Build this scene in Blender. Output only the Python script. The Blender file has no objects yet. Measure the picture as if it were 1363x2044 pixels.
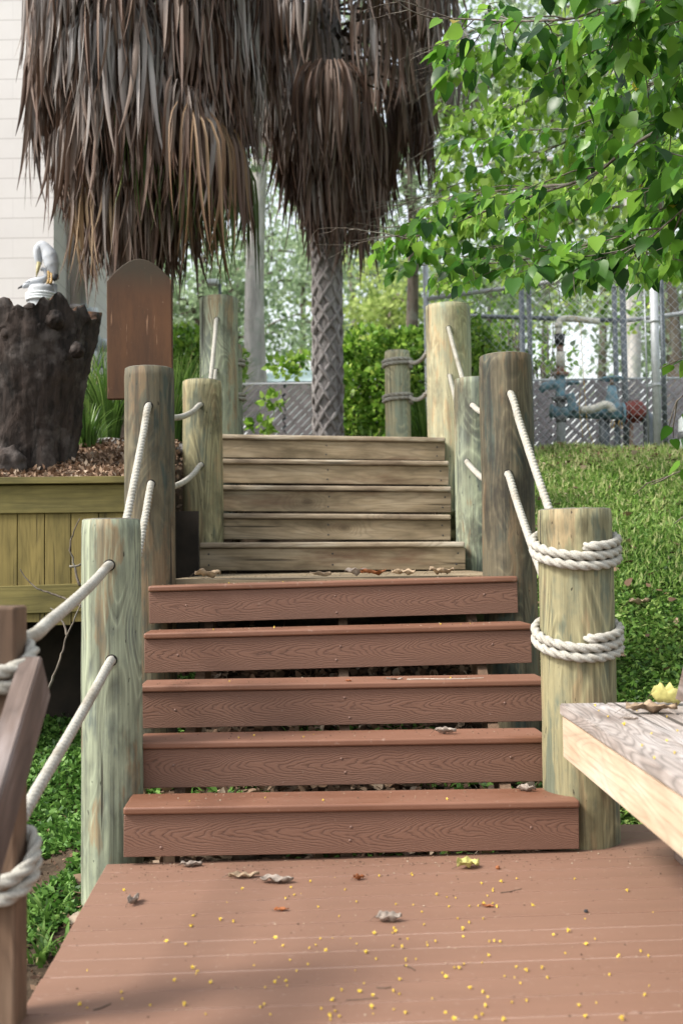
import bpy, bmesh, math, random
import numpy as np
from mathutils import Vector, Matrix, noise
random.seed(7); rng = np.random.default_rng(7)
S = bpy.context.scene
COL = S.collection
F = 2090.0; PI = math.pi
# ------------------------------------------------------------------ camera
CAM = Vector((0, 0, 1.0)); PITCH = math.atan(93 / F); ROLL = 0.014
fwd = Vector((0, math.cos(PITCH), math.sin(PITCH)))
up0 = Vector((0, -math.sin(PITCH), math.cos(PITCH))); rt0 = Vector((1, 0, 0))
rt = rt0 * math.cos(ROLL) - up0 * math.sin(ROLL)
up = up0 * math.cos(ROLL) + rt0 * math.sin(ROLL)
cd = bpy.data.cameras.new('camera'); cam = bpy.data.objects.new('camera', cd); COL.objects.link(cam)
M = Matrix((rt, up, -fwd)).transposed().to_4x4(); M.translation = CAM
cam.matrix_world = M
cd.sensor_fit = 'VERTICAL'; cd.sensor_height = 36; cd.sensor_width = 24
cd.lens = 36 * F / 2044; cd.clip_end = 2000; cd.clip_start = 0.05
cd.dof.use_dof = True; cd.dof.focus_distance = 4.4; cd.dof.aperture_fstop = 2.8
S.camera = cam
def P(px, py, Y):          # measured point of the photograph at depth Y -> world
    d = fwd + rt * ((px - 681.5) / F) + up * ((1022 - py) / F)
    return CAM + d * (Y / d.y)
def PZ(px, py, z):
    d = fwd + rt * ((px - 681.5) / F) + up * ((1022 - py) / F)
    return CAM + d * ((z - CAM.z) / d.z)
# ------------------------------------------------------------------ helpers
def tag(o, label=None, cat=None, group=None, kind=None):
    if label: o['label'] = label
    if cat: o['category'] = cat
    if group: o['group'] = group
    if kind: o['kind'] = kind
    return o
def empty(name, loc, label, cat, group=None, rz=0):
    o = bpy.data.objects.new(name, None); COL.objects.link(o); o.location = loc
    o.rotation_euler = (0, 0, rz); o.empty_display_size = .1
    return tag(o, label, cat, group)
def link(name, me, mats=None, parent=None, loc=None, world=False):
    o = bpy.data.objects.new(name, me); COL.objects.link(o)
    if mats is not None:
        for m in (mats if isinstance(mats, (list, tuple)) else [mats]): me.materials.append(m)
    if loc is not None: o.location = loc
    if parent:
        o.parent = parent
        if world:            # data given in world coords, keep it there
            o.matrix_parent_inverse = Matrix.LocRotScale(parent.location, parent.rotation_euler, parent.scale).inverted()
    return o
def arr_mesh(name, V, Fc, tint=None, smooth=False):
    V = np.asarray(V, dtype=np.float32); Fc = np.asarray(Fc, dtype=np.int32)
    me = bpy.data.meshes.new(name); n, k = Fc.shape
    me.vertices.add(len(V)); me.vertices.foreach_set('co', V.ravel())
    me.loops.add(n * k); me.loops.foreach_set('vertex_index', Fc.ravel())
    me.polygons.add(n); me.polygons.foreach_set('loop_start', np.arange(0, n * k, k, dtype=np.int32))
    if smooth: me.polygons.foreach_set('use_smooth', np.ones(n, dtype=bool))
    me.update(calc_edges=True)
    if tint is not None:
        a = me.attributes.new('tint', 'FLOAT', 'POINT'); a.data.foreach_set('value', np.asarray(tint, dtype=np.float32))
    return me
def instance_arrays(tv, tf, pos, R, sc):
    """many small template shapes in one array: R (n,3,3) columns = local axes"""
    n = len(pos); k = len(tv)
    V = np.einsum('nij,kj->nki', R, tv) * sc[:, None, None] + pos[:, None, :]
    Fc = tf[None] + (np.arange(n) * k)[:, None, None]
    return V.reshape(-1, 3), Fc.reshape(-1, tf.shape[1])
def frames(d, nrm):
    """y axis along d, z approx nrm"""
    d = d / np.linalg.norm(d, axis=1, keepdims=True)
    x = np.cross(d, nrm); x /= (np.linalg.norm(x, axis=1, keepdims=True) + 1e-9)
    z = np.cross(x, d)
    return np.stack([x, d, z], axis=2)
def py_mesh(name, V, Fc, smooth=True):
    me = bpy.data.meshes.new(name); me.from_pydata([tuple(v) for v in V], [], Fc); me.update()
    if smooth:
        for p in me.polygons: p.use_smooth = True
    return me
class MB:
    """collects boxes, tubes, lathes into one mesh"""
    def __init__(s): s.V = []; s.F = []; s.sm = []
    def add(s, V, Fc, smooth=True):
        b = len(s.V); s.V += [tuple(v) for v in V]; s.F += [tuple(i + b for i in f) for f in Fc]; s.sm += [smooth] * len(Fc); return s
    def box(s, lo, hi, bev=0.0):
        bm = bmesh.new(); bmesh.ops.create_cube(bm, size=1)
        for v in bm.verts:
            v.co = Vector([lo[i] + (v.co[i] + .5) * (hi[i] - lo[i]) for i in range(3)])
        if bev: bmesh.ops.bevel(bm, geom=bm.edges[:], offset=bev, segments=2, affect='EDGES', profile=.5)
        bm.verts.index_update()
        s.add([v.co[:] for v in bm.verts], [[v.index for v in f.verts] for f in bm.faces], False); bm.free(); return s
    def tube(s, pts, rad, seg=10, cap=True, flat=(1, 1)):
        pts = [Vector(p) for p in pts]; n = len(pts)
        if not isinstance(rad, (list, tuple)): rad = [rad] * n
        V = []; T = None
        for i, p in enumerate(pts):
            t = (pts[min(i + 1, n - 1)] - pts[max(i - 1, 0)]).normalized()
            if T is None:
                a = Vector((0, 0, 1)) if abs(t.z) < .9 else Vector((1, 0, 0)); u = t.cross(a).normalized()
            else:
                u = (u - t * u.dot(t)).normalized()
            T = t; w = t.cross(u)
            for k in range(seg):
                a = 2 * PI * k / seg
                V.append(p + (u * math.cos(a) * flat[0] + w * math.sin(a) * flat[1]) * rad[i])
        Fc = [(i * seg + k, i * seg + (k + 1) % seg, (i + 1) * seg + (k + 1) % seg, (i + 1) * seg + k) for i in range(n - 1) for k in range(seg)]
        if cap: Fc.append(tuple(range(seg))[::-1]); Fc.append(tuple((n - 1) * seg + k for k in range(seg)))
        return s.add(V, Fc)
    def build(s, name, mats=None, parent=None, world=False):
        me = py_mesh(name, s.V, s.F, False)
        me.polygons.foreach_set('use_smooth', s.sm)
        return link(name, me, mats, parent, world=world)
def xf(mb, mat):
    mb.V = [tuple(mat @ Vector(v)) for v in mb.V]; return mb
def catmull(pts, ds=.01, extra=None):
    pts = [Vector(p) for p in pts]; out = []; ex = []
    for i in range(len(pts) - 1):
        p0 = pts[max(i - 1, 0)]; p1 = pts[i]; p2 = pts[i + 1]; p3 = pts[min(i + 2, len(pts) - 1)]
        L = (p2 - p1).length; n = max(1, int(L / ds))
        for k in range(n):
            t = k / n
            a = .5 * ((2 * p1) + (p2 - p0) * t + (2 * p0 - 5 * p1 + 4 * p2 - p3) * t * t + (-p0 + 3 * p1 - 3 * p2 + p3) * t ** 3)
            out.append(a)
            if extra: ex.append(extra[i] * (1 - t) + extra[i + 1] * t)
    out.append(pts[-1])
    if extra: ex.append(extra[-1]); return out, ex
    return out
# ------------------------------------------------------------------ materials
class NT:
    def __init__(s, name):
        s.m = bpy.data.materials.new(name); s.m.use_nodes = True; s.t = s.m.node_tree
        s.b = s.t.nodes['Principled BSDF']; s.out = s.t.nodes['Material Output']
    def n(s, ty, **kw):
        nd = s.t.nodes.new('ShaderNode' + ty)
        for k, v in kw.items():
            if k.startswith('_'): setattr(nd, k[1:], v)
        ins = {i: v for i, v in kw.items() if not i.startswith('_')}
        for k, v in ins.items():
            sock = nd.inputs[int(k[1:])] if k[0] == 'i' and k[1:].isdigit() else nd.inputs[k.replace('__', ' ')]
            if isinstance(v, bpy.types.NodeSocket): s.t.links.new(v, sock)
            else: sock.default_value = v
        return nd
    def math(s, op, a, b=0.0, c=0.0, clamp=False):
        return s.n('Math', _operation=op, _use_clamp=clamp, i0=a, i1=b, i2=c).outputs[0]
    def coord(s, scale=(1, 1, 1), rand=True, kind='Object'):
        tc = s.n('TexCoord'); o = tc.outputs[kind]
        if rand:
            r = s.n('ObjectInfo').outputs['Random']
            cb = s.n('CombineXYZ', X=s.math('MULTIPLY', r, 37.0), Y=s.math('MULTIPLY', r, 19.0), Z=s.math('MULTIPLY', r, 53.0)).outputs[0]
            o = s.n('VectorMath', _operation='ADD', i0=o, i1=cb).outputs[0]
        return s.n('VectorMath', _operation='MULTIPLY', i0=o, i1=scale).outputs[0]
    def noise(s, vec, scale, detail=4, rough=.55, dist=0):
        return s.n('TexNoise', Vector=vec, Scale=scale, Detail=detail, Roughness=rough, Distortion=dist).outputs['Fac']
    def ramp(s, fac, stops, interp='LINEAR'):
        r = s.n('ValToRGB', Fac=fac); e = r.color_ramp.elements; r.color_ramp.interpolation = interp
        while len(e) < len(stops): e.new(.5)
        for i, (p, c) in enumerate(stops):
            e[i].position = p; e[i].color = (c, c, c, 1) if isinstance(c, (int, float)) else (*c, 1)
        return r.outputs[0]
    def mix(s, f, a, b, mode='MIX'):
        nd = s.n('Mix', _data_type='RGBA', _blend_type=mode)
        for i, v in ((0, f), (6, a), (7, b)):
            if isinstance(v, bpy.types.NodeSocket): s.t.links.new(v, nd.inputs[i])
            elif i == 0: nd.inputs[0].default_value = v
            else: nd.inputs[i].default_value = (*v, 1) if isinstance(v, tuple) else (v, v, v, 1)
        return nd.outputs[2]
    def bump(s, h, strength=.4, dist=.005, nrm=None):
        kw = dict(Strength=strength, Distance=dist, Height=h)
        if nrm is not None: kw['Normal'] = nrm
        return s.n('Bump', **kw).outputs[0]
    def fin(s, col, rough=.7, bump=None, spec=.4, metal=0, extra=None):
        def put(k, v):
            if isinstance(v, bpy.types.NodeSocket): s.t.links.new(v, s.b.inputs[k])
            else: s.b.inputs[k].default_value = (*v, 1) if isinstance(v, tuple) else v
        put('Base Color', col); put('Roughness', rough); put('Specular IOR Level', spec); put('Metallic', metal)
        if bump is not None: put('Normal', bump)
        return s.m
    def leafy(s, col, trans=.45, rough=.45, bump=None, spec=.35):
        s.fin(col, rough, bump, spec)
        tr = s.n('BsdfTranslucent', Color=col)
        mx = s.n('MixShader', i0=trans, i1=s.b.outputs[0], i2=tr.outputs[0])
        s.t.links.new(mx.outputs[0], s.out.inputs[0]); return s.m
def wood_mat(name, dark, mid, light, axis='z', contour=9, rough=.75, line=.5, blotch=None, blotch_at=(.5, .65), knots=True, weather=None, spec=.3, bstr=.5):
    t = NT(name)
    st = {'x': (.13, 1, 1), 'y': (1, .13, 1), 'z': (1, 1, .13)}[axis]
    c = t.coord(st)
    base = t.noise(c, 6, 2, .5, .3)
    f = t.math('MULTIPLY', base, float(contour))
    if knots:
        kc = t.coord({'x': (.55, 1, 1), 'y': (1, .55, 1), 'z': (1, 1, .55)}[axis])
        v = t.n('TexVoronoi', Vector=kc, Scale=2.6, Randomness=1.0).outputs['Distance']
        kn = t.math('POWER', t.math('SUBTRACT', 1.0, t.math('MULTIPLY', v, 3.0), clamp=True), 2.5)
        f = t.math('ADD', f, t.math('MULTIPLY', kn, 5.0))
    sn = t.math('SINE', t.math('MULTIPLY', f, 6.283))
    ring = t.math('POWER', t.math('ABSOLUTE', sn), .6)
    fine = t.noise(t.coord({'x': (.03, 1, 1), 'y': (1, .03, 1), 'z': (1, 1, .03)}[axis]), 90, 5, .65)
    blot = t.noise(t.coord({'x': (.3, 1, 1), 'y': (1, .3, 1), 'z': (1, 1, .3)}[axis]), 7, 4, .6)
    col = t.ramp(blot, [(.3, dark), (.5, mid), (.7, light)])
    if blotch:
        b2 = t.ramp(t.noise(t.coord({'x': (.2, 1, 1), 'y': (1, .2, 1), 'z': (1, 1, .2)}[axis]), 5, 5, .65), [(blotch_at[0], 0.0), (blotch_at[1], 1.0)])
        col = t.mix(b2, col, blotch)
    gl = t.math('MULTIPLY', t.math('SUBTRACT', 1.0, ring), line)
    col = t.mix(gl, col, tuple(x * .35 for x in mid))
    col = t.mix(t.math('MULTIPLY', t.ramp(fine, [(.45, 0.0), (.75, 1.0)]), .55), col, tuple(x * .38 for x in mid))
    cr = t.ramp(t.noise(t.coord({'x': (.025, 1, 1), 'y': (1, .025, 1), 'z': (1, 1, .025)}[axis]), 26, 2, .5), [(.66, 0.0), (.70, 1.0)])
    col = t.mix(t.math('MULTIPLY', cr, .75), col, (.02, .015, .01))
    if knots:
        col = t.mix(t.ramp(kn, [(.45, 0.0), (.8, .9)]), col, (.045, .028, .015))
    if weather:
        w = t.ramp(t.noise(t.coord((1, 1, 1)), 3.0, 5, .65), [(.42, 0.0), (.62, 1.0)]); col = t.mix(t.math('MULTIPLY', w, .7), col, weather)
    h = t.math('ADD', t.math('MULTIPLY', ring, .25), t.math('MULTIPLY', fine, .6))
    h = t.math('SUBTRACT', h, t.math('MULTIPLY', cr, 1.2))
    return t.fin(col, rough, t.bump(h, bstr, .004), spec)
def post_mat(name, A, B, C, dark, seed=0.0, streak=.5):
    t = NT(name)
    def cc(z): return t.coord((1, 1, z))
    blot = t.noise(cc(.22), 6, 5, .62)
    col = t.ramp(blot, [(.42, C), (.455, A), (.545, A), (.575, B)])
    f = t.noise(cc(.30), 4.2, 1, .4, .5)
    sn = t.math('ABSOLUTE', t.math('SINE', t.math('MULTIPLY', f, 75.0)))
    line = t.math('POWER', t.math('SUBTRACT', 1.0, sn), 2.0)
    mot = t.noise(cc(.28), 24, 5, .68)
    col = t.mix(t.math('MULTIPLY', t.ramp(mot, [(.50, 0.0), (.64, 1.0)]), .6), col, C)
    col = t.mix(t.math('MULTIPLY', t.ramp(mot, [(.34, 1.0), (.46, 0.0)]), .5), col, tuple(min(1, x * 1.3) for x in A))
    msk = t.ramp(t.noise(cc(.4), 5, 3, .6), [(.44, 0.0), (.56, 1.0)])
    lm = t.math('MULTIPLY', line, msk)
    col = t.mix(t.math('MULTIPLY', lm, .8), col, tuple(min(1, x * 1.7) for x in A))
    sn2 = t.math('POWER', t.math('ABSOLUTE', t.math('SINE', t.math('ADD', t.math('MULTIPLY', f, 37.0), 1.2))), .5)
    col = t.mix(t.math('MULTIPLY', t.math('MULTIPLY', t.math('SUBTRACT', 1.0, sn2), msk), .5), col, dark)
    st1 = t.noise(cc(.035), 34, 4, .6); st2 = t.noise(cc(.02), 110, 4, .65)
    col = t.mix(t.math('MULTIPLY', t.ramp(st1, [(.48, 0.0), (.66, 1.0)]), streak), col, dark)
    col = t.mix(t.math('MULTIPLY', t.ramp(st1, [(.30, 1.0), (.44, 0.0)]), .35), col, tuple(min(1, x * 1.35) for x in A))
    col = t.mix(t.math('MULTIPLY', t.ramp(st2, [(.5, 0.0), (.68, 1.0)]), .45), col, tuple(x * .5 for x in dark))
    mil = t.ramp(t.noise(cc(.5), 3.2, 5, .68), [(.53, 0.0), (.66, 1.0)])
    col = t.mix(t.math('MULTIPLY', mil, .75), col, tuple(x * .7 for x in dark))
    cr = t.ramp(t.noise(cc(.03), 21, 2, .5), [(.685, 0.0), (.70, 1.0)])
    fl = t.ramp(t.noise(cc(.35), 70, 2, .5), [(.72, 0.0), (.75, 1.0)])
    col = t.mix(t.math('MULTIPLY', t.math('MAXIMUM', cr, fl), .8), col, (.018, .014, .01))
    h = t.math('SUBTRACT', t.math('ADD', t.math('MULTIPLY', st2, .8), t.math('MULTIPLY', sn2, .25)), t.math('MULTIPLY', t.math('MAXIMUM', cr, fl), 1.5))
    return t.fin(col, .72, t.bump(h, .6, .004), .3)
def composite_mat(name, emboss):
    t = NT(name); c = t.coord((1, 1, 1), rand=False); r = t.n('ObjectInfo').outputs['Random']
    sp = t.n('SeparateXYZ', Vector=c); x, z = sp.outputs[0], sp.outputs[2]
    big = t.noise(t.coord((.6, 2, 2)), 3, 4, .6)
    if emboss:
        xr = t.math('ADD', x, t.math('MULTIPLY', r, 9.0))
        nz = t.n('TexNoise', _noise_dimensions='1D', W=t.math('MULTIPLY', xr, 2.2), Scale=1, Detail=2).outputs['Fac']
        zc = t.math('SUBTRACT', t.math('SUBTRACT', z, .07), t.math('MULTIPLY', t.math('SUBTRACT', nz, .5), .09))
        q = t.math('MULTIPLY', t.math('POWER', t.math('ABSOLUTE', zc), 1.6), 620.0)
        cell = t.math('SINE', t.math('MULTIPLY', xr, 5.2))
        nn = t.noise(t.coord((1, 1, 3)), 9, 3, .5)
        g = t.math('ADD', t.math('SUBTRACT', t.math('MULTIPLY', t.math('ADD', xr, t.math('MULTIPLY', cell, .08)), 24.0), q), t.math('MULTIPLY', nn, 4.0))
        s = t.math('POWER', t.math('ABSOLUTE', t.math('SINE', t.math('MULTIPLY', g, 3.1416))), .35)
        fn = t.noise(t.coord((.2, 1, 1)), 120, 3, .6)
        col = t.mix(t.math('SUBTRACT', 1.0, s), (.19, .098, .066), (.066, .032, .022))
        col = t.mix(t.ramp(big, [(.35, 0.0), (.7, .35)]), col, (.145, .075, .052))
        h = t.math('ADD', s, t.math('MULTIPLY', fn, .5))
        col = t.mix(t.ramp(t.noise(t.coord((1, 1, 1)), 60, 4, .7), [(.66, 0.0), (.74, .3)]), col, (.4, .32, .26))
        return t.fin(col, .62, t.bump(h, .55, .0022), .35)
    fn = t.noise(t.coord((.08, 1, 1)), 80, 4, .6)
    wet = t.ramp(t.noise(t.coord((.5, 1.5, 1.5)), 2.6, 5, .6), [(.46, 0.0), (.58, 1.0)])
    col = t.mix(t.ramp(big, [(.3, 0.0), (.7, 1.0)]), (.168, .076, .045), (.206, .098, .062))
    col = t.mix(t.math('MULTIPLY', wet, .4), col, (.135, .055, .030))
    col = t.mix(t.ramp(t.noise(t.coord((1, 1, 1)), 45, 5, .7), [(.62, 0.0), (.74, .45)]), col, (.42, .33, .27))
    col = t.mix(t.ramp(t.noise(t.coord((1, 1, 1)), 150, 2, .7), [(.72, 0.0), (.76, .6)]), col, (.05, .03, .02))
    rg = t.math('SUBTRACT', .62, t.math('MULTIPLY', wet, .2))
    return t.fin(col, rg, t.bump(t.math('ADD', fn, big), .15, .002), .4)
def deck_mat():
    t = NT('deck_composite'); c = t.coord((1, 1, 1), rand=False)
    sp = t.n('SeparateXYZ', Vector=c); x, y = sp.outputs[0], sp.outputs[1]
    row = t.math('FLOOR', t.math('DIVIDE', y, .105))
    wn = t.n('TexWhiteNoise', _noise_dimensions='1D', W=row).outputs['Value']
    off = t.n('CombineXYZ', X=t.math('MULTIPLY', wn, 13.0), Y=0.0, Z=0.0).outputs[0]
    cc = t.n('VectorMath', _operation='ADD', i0=c, i1=off).outputs[0]
    cs = t.n('VectorMath', _operation='MULTIPLY', i0=cc, i1=(.35, 2.2, 1)).outputs[0]
    streak = t.noise(cs, 5, 5, .6)
    col = t.mix(t.ramp(streak, [(.3, 0.0), (.7, 1.0)]), (.142, .065, .037), (.186, .089, .054))
    col = t.mix(t.math('MULTIPLY', wn, .22), col, (.215, .118, .078))
    # dry, dusty grey right-hand part with a ragged damp edge; damp smears elsewhere
    e = t.math('ADD', t.math('SUBTRACT', x, t.math('MULTIPLY', y, .55)), t.math('MULTIPLY', t.math('SUBTRACT', t.noise(cs, 3.5, 5, .65), .5), .75))
    dry = t.ramp(t.math('ADD', e, 1.32), [(.48, 0.0), (.54, 1.0)])
    col = t.mix(t.math('MULTIPLY', dry, .38), col, (.25, .16, .12))
    damp = t.ramp(t.noise(cs, 2.6, 5, .65), [(.53, 0.0), (.6, 1.0)])
    damp = t.math('MULTIPLY', damp, t.math('SUBTRACT', 1.0, dry))
    col = t.mix(t.math('MULTIPLY', damp, .45), col, (.125, .052, .028))
    col = t.mix(t.ramp(t.noise(c, 38, 5, .75), [(.6, 0.0), (.78, .5)]), col, (.45, .37, .32))
    col = t.mix(t.ramp(t.noise(c, 130, 2, .7), [(.70, 0.0), (.75, .7)]), col, (.06, .035, .025))
    rg = t.math('SUBTRACT', .6, t.math('MULTIPLY', damp, .22))
    fn = t.noise(t.n('VectorMath', _operation='MULTIPLY', i0=cc, i1=(.06, 1, 1)).outputs[0], 120, 3, .6)
    return t.fin(col, rg, t.bump(fn, .14, .002), .4)
def simple(name, col, rough=.6, metal=0, var=.25, scale=8, bump=.2, bd=.003, spec=.4, dark=None):
    t = NT(name); n = t.noise(t.coord(), scale, 5, .6)
    d = dark or tuple(x * (1 - var) for x in col)
    return t.fin(t.mix(t.ramp(n, [(.35, 0.0), (.65, 1.0)]), d, col), rough, t.bump(n, bump, bd), spec, metal)
def tint_leaf(name, stops, trans=.45, rough=.45, vein=False):
    t = NT(name); a = t.n('Attribute', _attribute_name='tint').outputs['Fac']
    col = t.ramp(a, stops)
    return t.leafy(col, trans, rough)

m_deck = deck_mat()
m_riser = composite_mat('composite_riser', True); m_tread = composite_mat('composite_tread', False)
m_postA = post_mat('post_pale_green', (.26, .285, .20), (.28, .215, .125), (.13, .15, .125), (.07, .068, .05), streak=.6)
m_postB = post_mat('post_dark_green', (.115, .098, .062), (.165, .115, .065), (.055, .068, .055), (.028, .024, .018), streak=.6)
m_postC = post_mat('post_tan_green', (.255, .23, .13), (.32, .245, .135), (.135, .15, .105), (.06, .05, .024), streak=.5)
m_postD = post_mat('post_pale_tan', (.46, .42, .27), (.50, .38, .22), (.32, .36, .27), (.18, .16, .11), streak=.4)
m_end = wood_mat('post_end_grain', (.10, .09, .07), (.16, .15, .12), (.22, .2, .16), contour=14, line=.6, knots=False)
m_oldwood = wood_mat('weathered_stair_wood', (.12, .09, .052), (.28, .215, .135), (.38, .31, .215), axis='x', contour=8, blotch=(.15, .09, .055), blotch_at=(.54, .68), line=.45)
m_oldnose = wood_mat('weathered_nose_wood', (.13, .09, .06), (.34, .27, .19), (.58, .52, .42), axis='x', contour=8, line=.5)
m_fence = wood_mat('mossy_planter_wood', (.085, .07, .022), (.18, .14, .045), (.25, .19, .062), axis='z', contour=6, line=.3, rough=.8)
m_fencex = wood_mat('mossy_planter_rail', (.09, .078, .026), (.175, .145, .048), (.24, .195, .07), axis='x', contour=6, line=.3, rough=.8)
m_benchtop = wood_mat('weathered_bench_top', (.15, .11, .09), (.40, .35, .32), (.52, .49, .48), axis='y', contour=16, line=.85, blotch=(.14, .10, .05), blotch_at=(.56, .66), bstr=.8)
m_benchface = wood_mat('bench_face_wood', (.44, .31, .21), (.56, .43, .31), (.64, .53, .43), axis='y', contour=9, line=.3)
m_greywood = wood_mat('grey_brown_rail_wood', (.085, .062, .052), (.15, .108, .09), (.30, .26, .25), axis='y', contour=10, line=.5)
m_brownpost = wood_mat('brown_rail_post', (.09, .055, .035), (.155, .095, .06), (.21, .14, .095), axis='z', contour=8, line=.4)
def sign_mat():
    t = NT('brown_painted_sign'); n = t.noise(t.coord((1, 1, .2)), 14, 5, .65)
    col = t.mix(t.ramp(n, [(.35, 0.0), (.7, 1.0)]), (.045, .018, .006), (.088, .036, .012))
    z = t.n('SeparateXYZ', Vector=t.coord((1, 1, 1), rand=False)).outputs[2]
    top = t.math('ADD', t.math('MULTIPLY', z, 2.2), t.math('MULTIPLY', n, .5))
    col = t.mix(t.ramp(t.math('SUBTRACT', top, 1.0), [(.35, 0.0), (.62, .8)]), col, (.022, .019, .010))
    sc = t.ramp(t.noise(t.coord((1, 1, .06)), 75, 3, .6), [(.68, 0.0), (.72, 1.0)])
    col = t.mix(t.math('MULTIPLY', sc, .6), col, (.30, .17, .10))
    col = t.mix(t.ramp(t.noise(t.coord(), 90, 3, .7), [(.7, 0.0), (.74, .6)]), col, (.35, .24, .17))
    return t.fin(col, .7, t.bump(n, .3, .003), .3)
m_sign = sign_mat()
def bark_mat(name, dark, light, sx=14, lichen=None, str_=.9, zs=.18):
    t = NT(name); c = t.coord((1, 1, zs)); n = t.noise(c, sx, 6, .65, .4); v = t.noise(t.coord(), 5, 4, .6)
    col = t.mix(t.ramp(n, [(.35, 0.0), (.65, 1.0)]), dark, light)
    if lichen: col = t.mix(t.ramp(v, [(.52, 0.0), (.62, .8)]), col, lichen)
    return t.fin(col, .85, t.bump(n, str_, .02), .25)
m_stump = bark_mat('dark_stump_bark', (.008, .006, .005), (.05, .036, .030), 16, (.085, .072, .066), 1.0, zs=.3)
m_stumpin = bark_mat('rotten_stump_wood', (.012, .008, .005), (.11, .05, .022), 22, zs=.1)
m_oak = bark_mat('pale_grey_bark', (.30, .28, .26), (.62, .59, .56), 9, (.36, .38, .33), .6)
m_brn = bark_mat('brown_tree_bark', (.07, .055, .042), (.20, .165, .13), 11, (.2, .2, .17), .7)
m_palmtrunk = bark_mat('palm_trunk_bark', (.05, .035, .028), (.16, .12, .10), 16, (.2, .17, .15), .8, .5)
m_boot = bark_mat('grey_palm_boots', (.15, .135, .13), (.30, .28, .275), 22, None, .6)
m_branch = bark_mat('thin_branch_bark', (.05, .042, .035), (.17, .14, .11), 40, (.2, .19, .16), .4)
t = NT('rope_fibre'); n = t.noise(t.coord((1, 1, 1)), 220, 3, .7); n2 = t.noise(t.coord((1, 1, 1)), 9, 4, .6)
col = t.mix(t.ramp(n, [(.3, 0.0), (.7, 1.0)]), (.25, .235, .20), (.49, .47, .42)); col = t.mix(t.ramp(n2, [(.5, 0.0), (.68, .75)]), col, (.24, .215, .17))
m_rope = t.fin(col, .9, t.bump(n, .5, .002), .15)
t = NT('rope_shaded_fibre'); n = t.noise(t.coord((1, 1, 1)), 220, 3, .7)
m_holeshade = simple('hole_shade', (.012, .009, .006), .95)  # flat near-black for the shade inside the rope holes
m_dead = tint_leaf('dead_palm_leaf', [(0, (.045, .022, .012)), (.25, (.11, .06, .038)), (.5, (.155, .108, .082)), (.75, (.215, .185, .17)), (1, (.36, .335, .32))], .12, .6)
m_tan = tint_leaf('tan_palm_leaf', [(0, (.16, .09, .045)), (1, (.34, .24, .14))], .25, .6)
m_palmgreen = tint_leaf('green_palm_leaf', [(0, (.06, .09, .02)), (.6, (.12, .17, .04)), (1, (.22, .24, .08))], .4, .5)
m_leaf = tint_leaf('heart_leaf', [(0, (.016, .055, .014)), (.3, (.05, .15, .018)), (.65, (.12, .28, .03)), (.95, (.24, .42, .06)), (1, (.42, .33, .04))], .55, .32)
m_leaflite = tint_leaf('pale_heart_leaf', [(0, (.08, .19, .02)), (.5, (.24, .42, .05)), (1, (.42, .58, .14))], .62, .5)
m_hedge = tint_leaf('hedge_leaf', [(0, (.05, .12, .02)), (.5, (.19, .37, .045)), (.9, (.36, .54, .09)), (1, (.42, .50, .10))], .35, .4)
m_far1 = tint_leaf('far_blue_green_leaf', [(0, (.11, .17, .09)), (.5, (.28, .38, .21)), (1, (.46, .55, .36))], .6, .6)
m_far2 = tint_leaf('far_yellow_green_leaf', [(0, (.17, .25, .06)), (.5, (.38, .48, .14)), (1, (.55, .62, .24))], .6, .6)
m_moss = tint_leaf('hanging_moss', [(0, (.14, .15, .11)), (1, (.28, .29, .23))], .3, .8)
m_grass = tint_leaf('lawn_leaf', [(0, (.035, .09, .016)), (.45, (.125, .25, .04)), (.85, (.30, .42, .11)), (1, (.52, .50, .26))], .35, .5)
m_cover = tint_leaf('ground_cover_leaf', [(0, (.03, .08, .016)), (.5, (.085, .20, .032)), (1, (.22, .38, .09))], .35, .5)
m_blade = tint_leaf('strap_leaf', [(0, (.035, .08, .015)), (.6, (.10, .20, .035)), (.95, (.22, .34, .09)), (1, (.38, .34, .17))], .4, .4)
m_litter = tint_leaf('leaf_litter', [(0, (.05, .028, .018)), (.5, (.17, .10, .06)), (.85, (.30, .20, .13)), (1, (.42, .34, .26))], .1, .8)
m_petal = simple('yellow_petal', (.78, .56, .07), .5, var=.2)
m_dry = simple('dry_leaf_tan', (.40, .29, .19), .75, var=.5, scale=30, bump=.6, bd=.006)
m_dryg = simple('dry_leaf_yellow_green', (.46, .42, .14), .7, var=.4, scale=25, bump=.5, bd=.006)
m_dryr = simple('dry_leaf_rust', (.33, .11, .035), .6, var=.4, scale=30, bump=.5)
m_drygr = simple('dry_leaf_grey', (.34, .28, .235), .8, var=.5, scale=40, bump=.6, bd=.006)
m_twig = simple('twig_bark', (.10, .07, .05), .85, var=.4, scale=60)
m_twigp = simple('pale_twig', (.62, .56, .48), .8, var=.3, scale=60)
m_galv = simple('galvanised_steel', (.50, .52, .55), .45, metal=.15, var=.2, scale=20, bump=.05)
m_galvd = simple('dull_dark_steel', (.16, .18, .20), .5, metal=.5, var=.3, scale=20, bump=.05)
m_wire = simple('chain_wire', (.36, .38, .41), .45, metal=.45, var=.15, scale=30, bump=0)
m_slat = simple('purple_grey_slat', (.34, .30, .32), .7, var=.35, scale=14)
m_blue = simple('blue_valve_paint', (.17, .33, .43), .45, var=.4, scale=14, dark=(.12, .16, .18))
m_red = simple('red_valve_paint', (.22, .045, .035), .55, var=.4, scale=14)
m_pvc = simple('white_pvc', (.66, .63, .56), .45, var=.12, scale=10, bump=.05)
m_rust = simple('rusty_iron', (.26, .09, .04), .8, var=.5, scale=30, bump=.5, dark=(.30, .27, .24))
m_iron = simple('grey_iron', (.17, .175, .185), .55, var=.3, scale=20)
m_pipe = simple('grey_pipe', (.40, .41, .44), .5, var=.2, scale=10)
m_black = simple('black_rubber', (.025, .027, .032), .55, var=.3)
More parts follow.
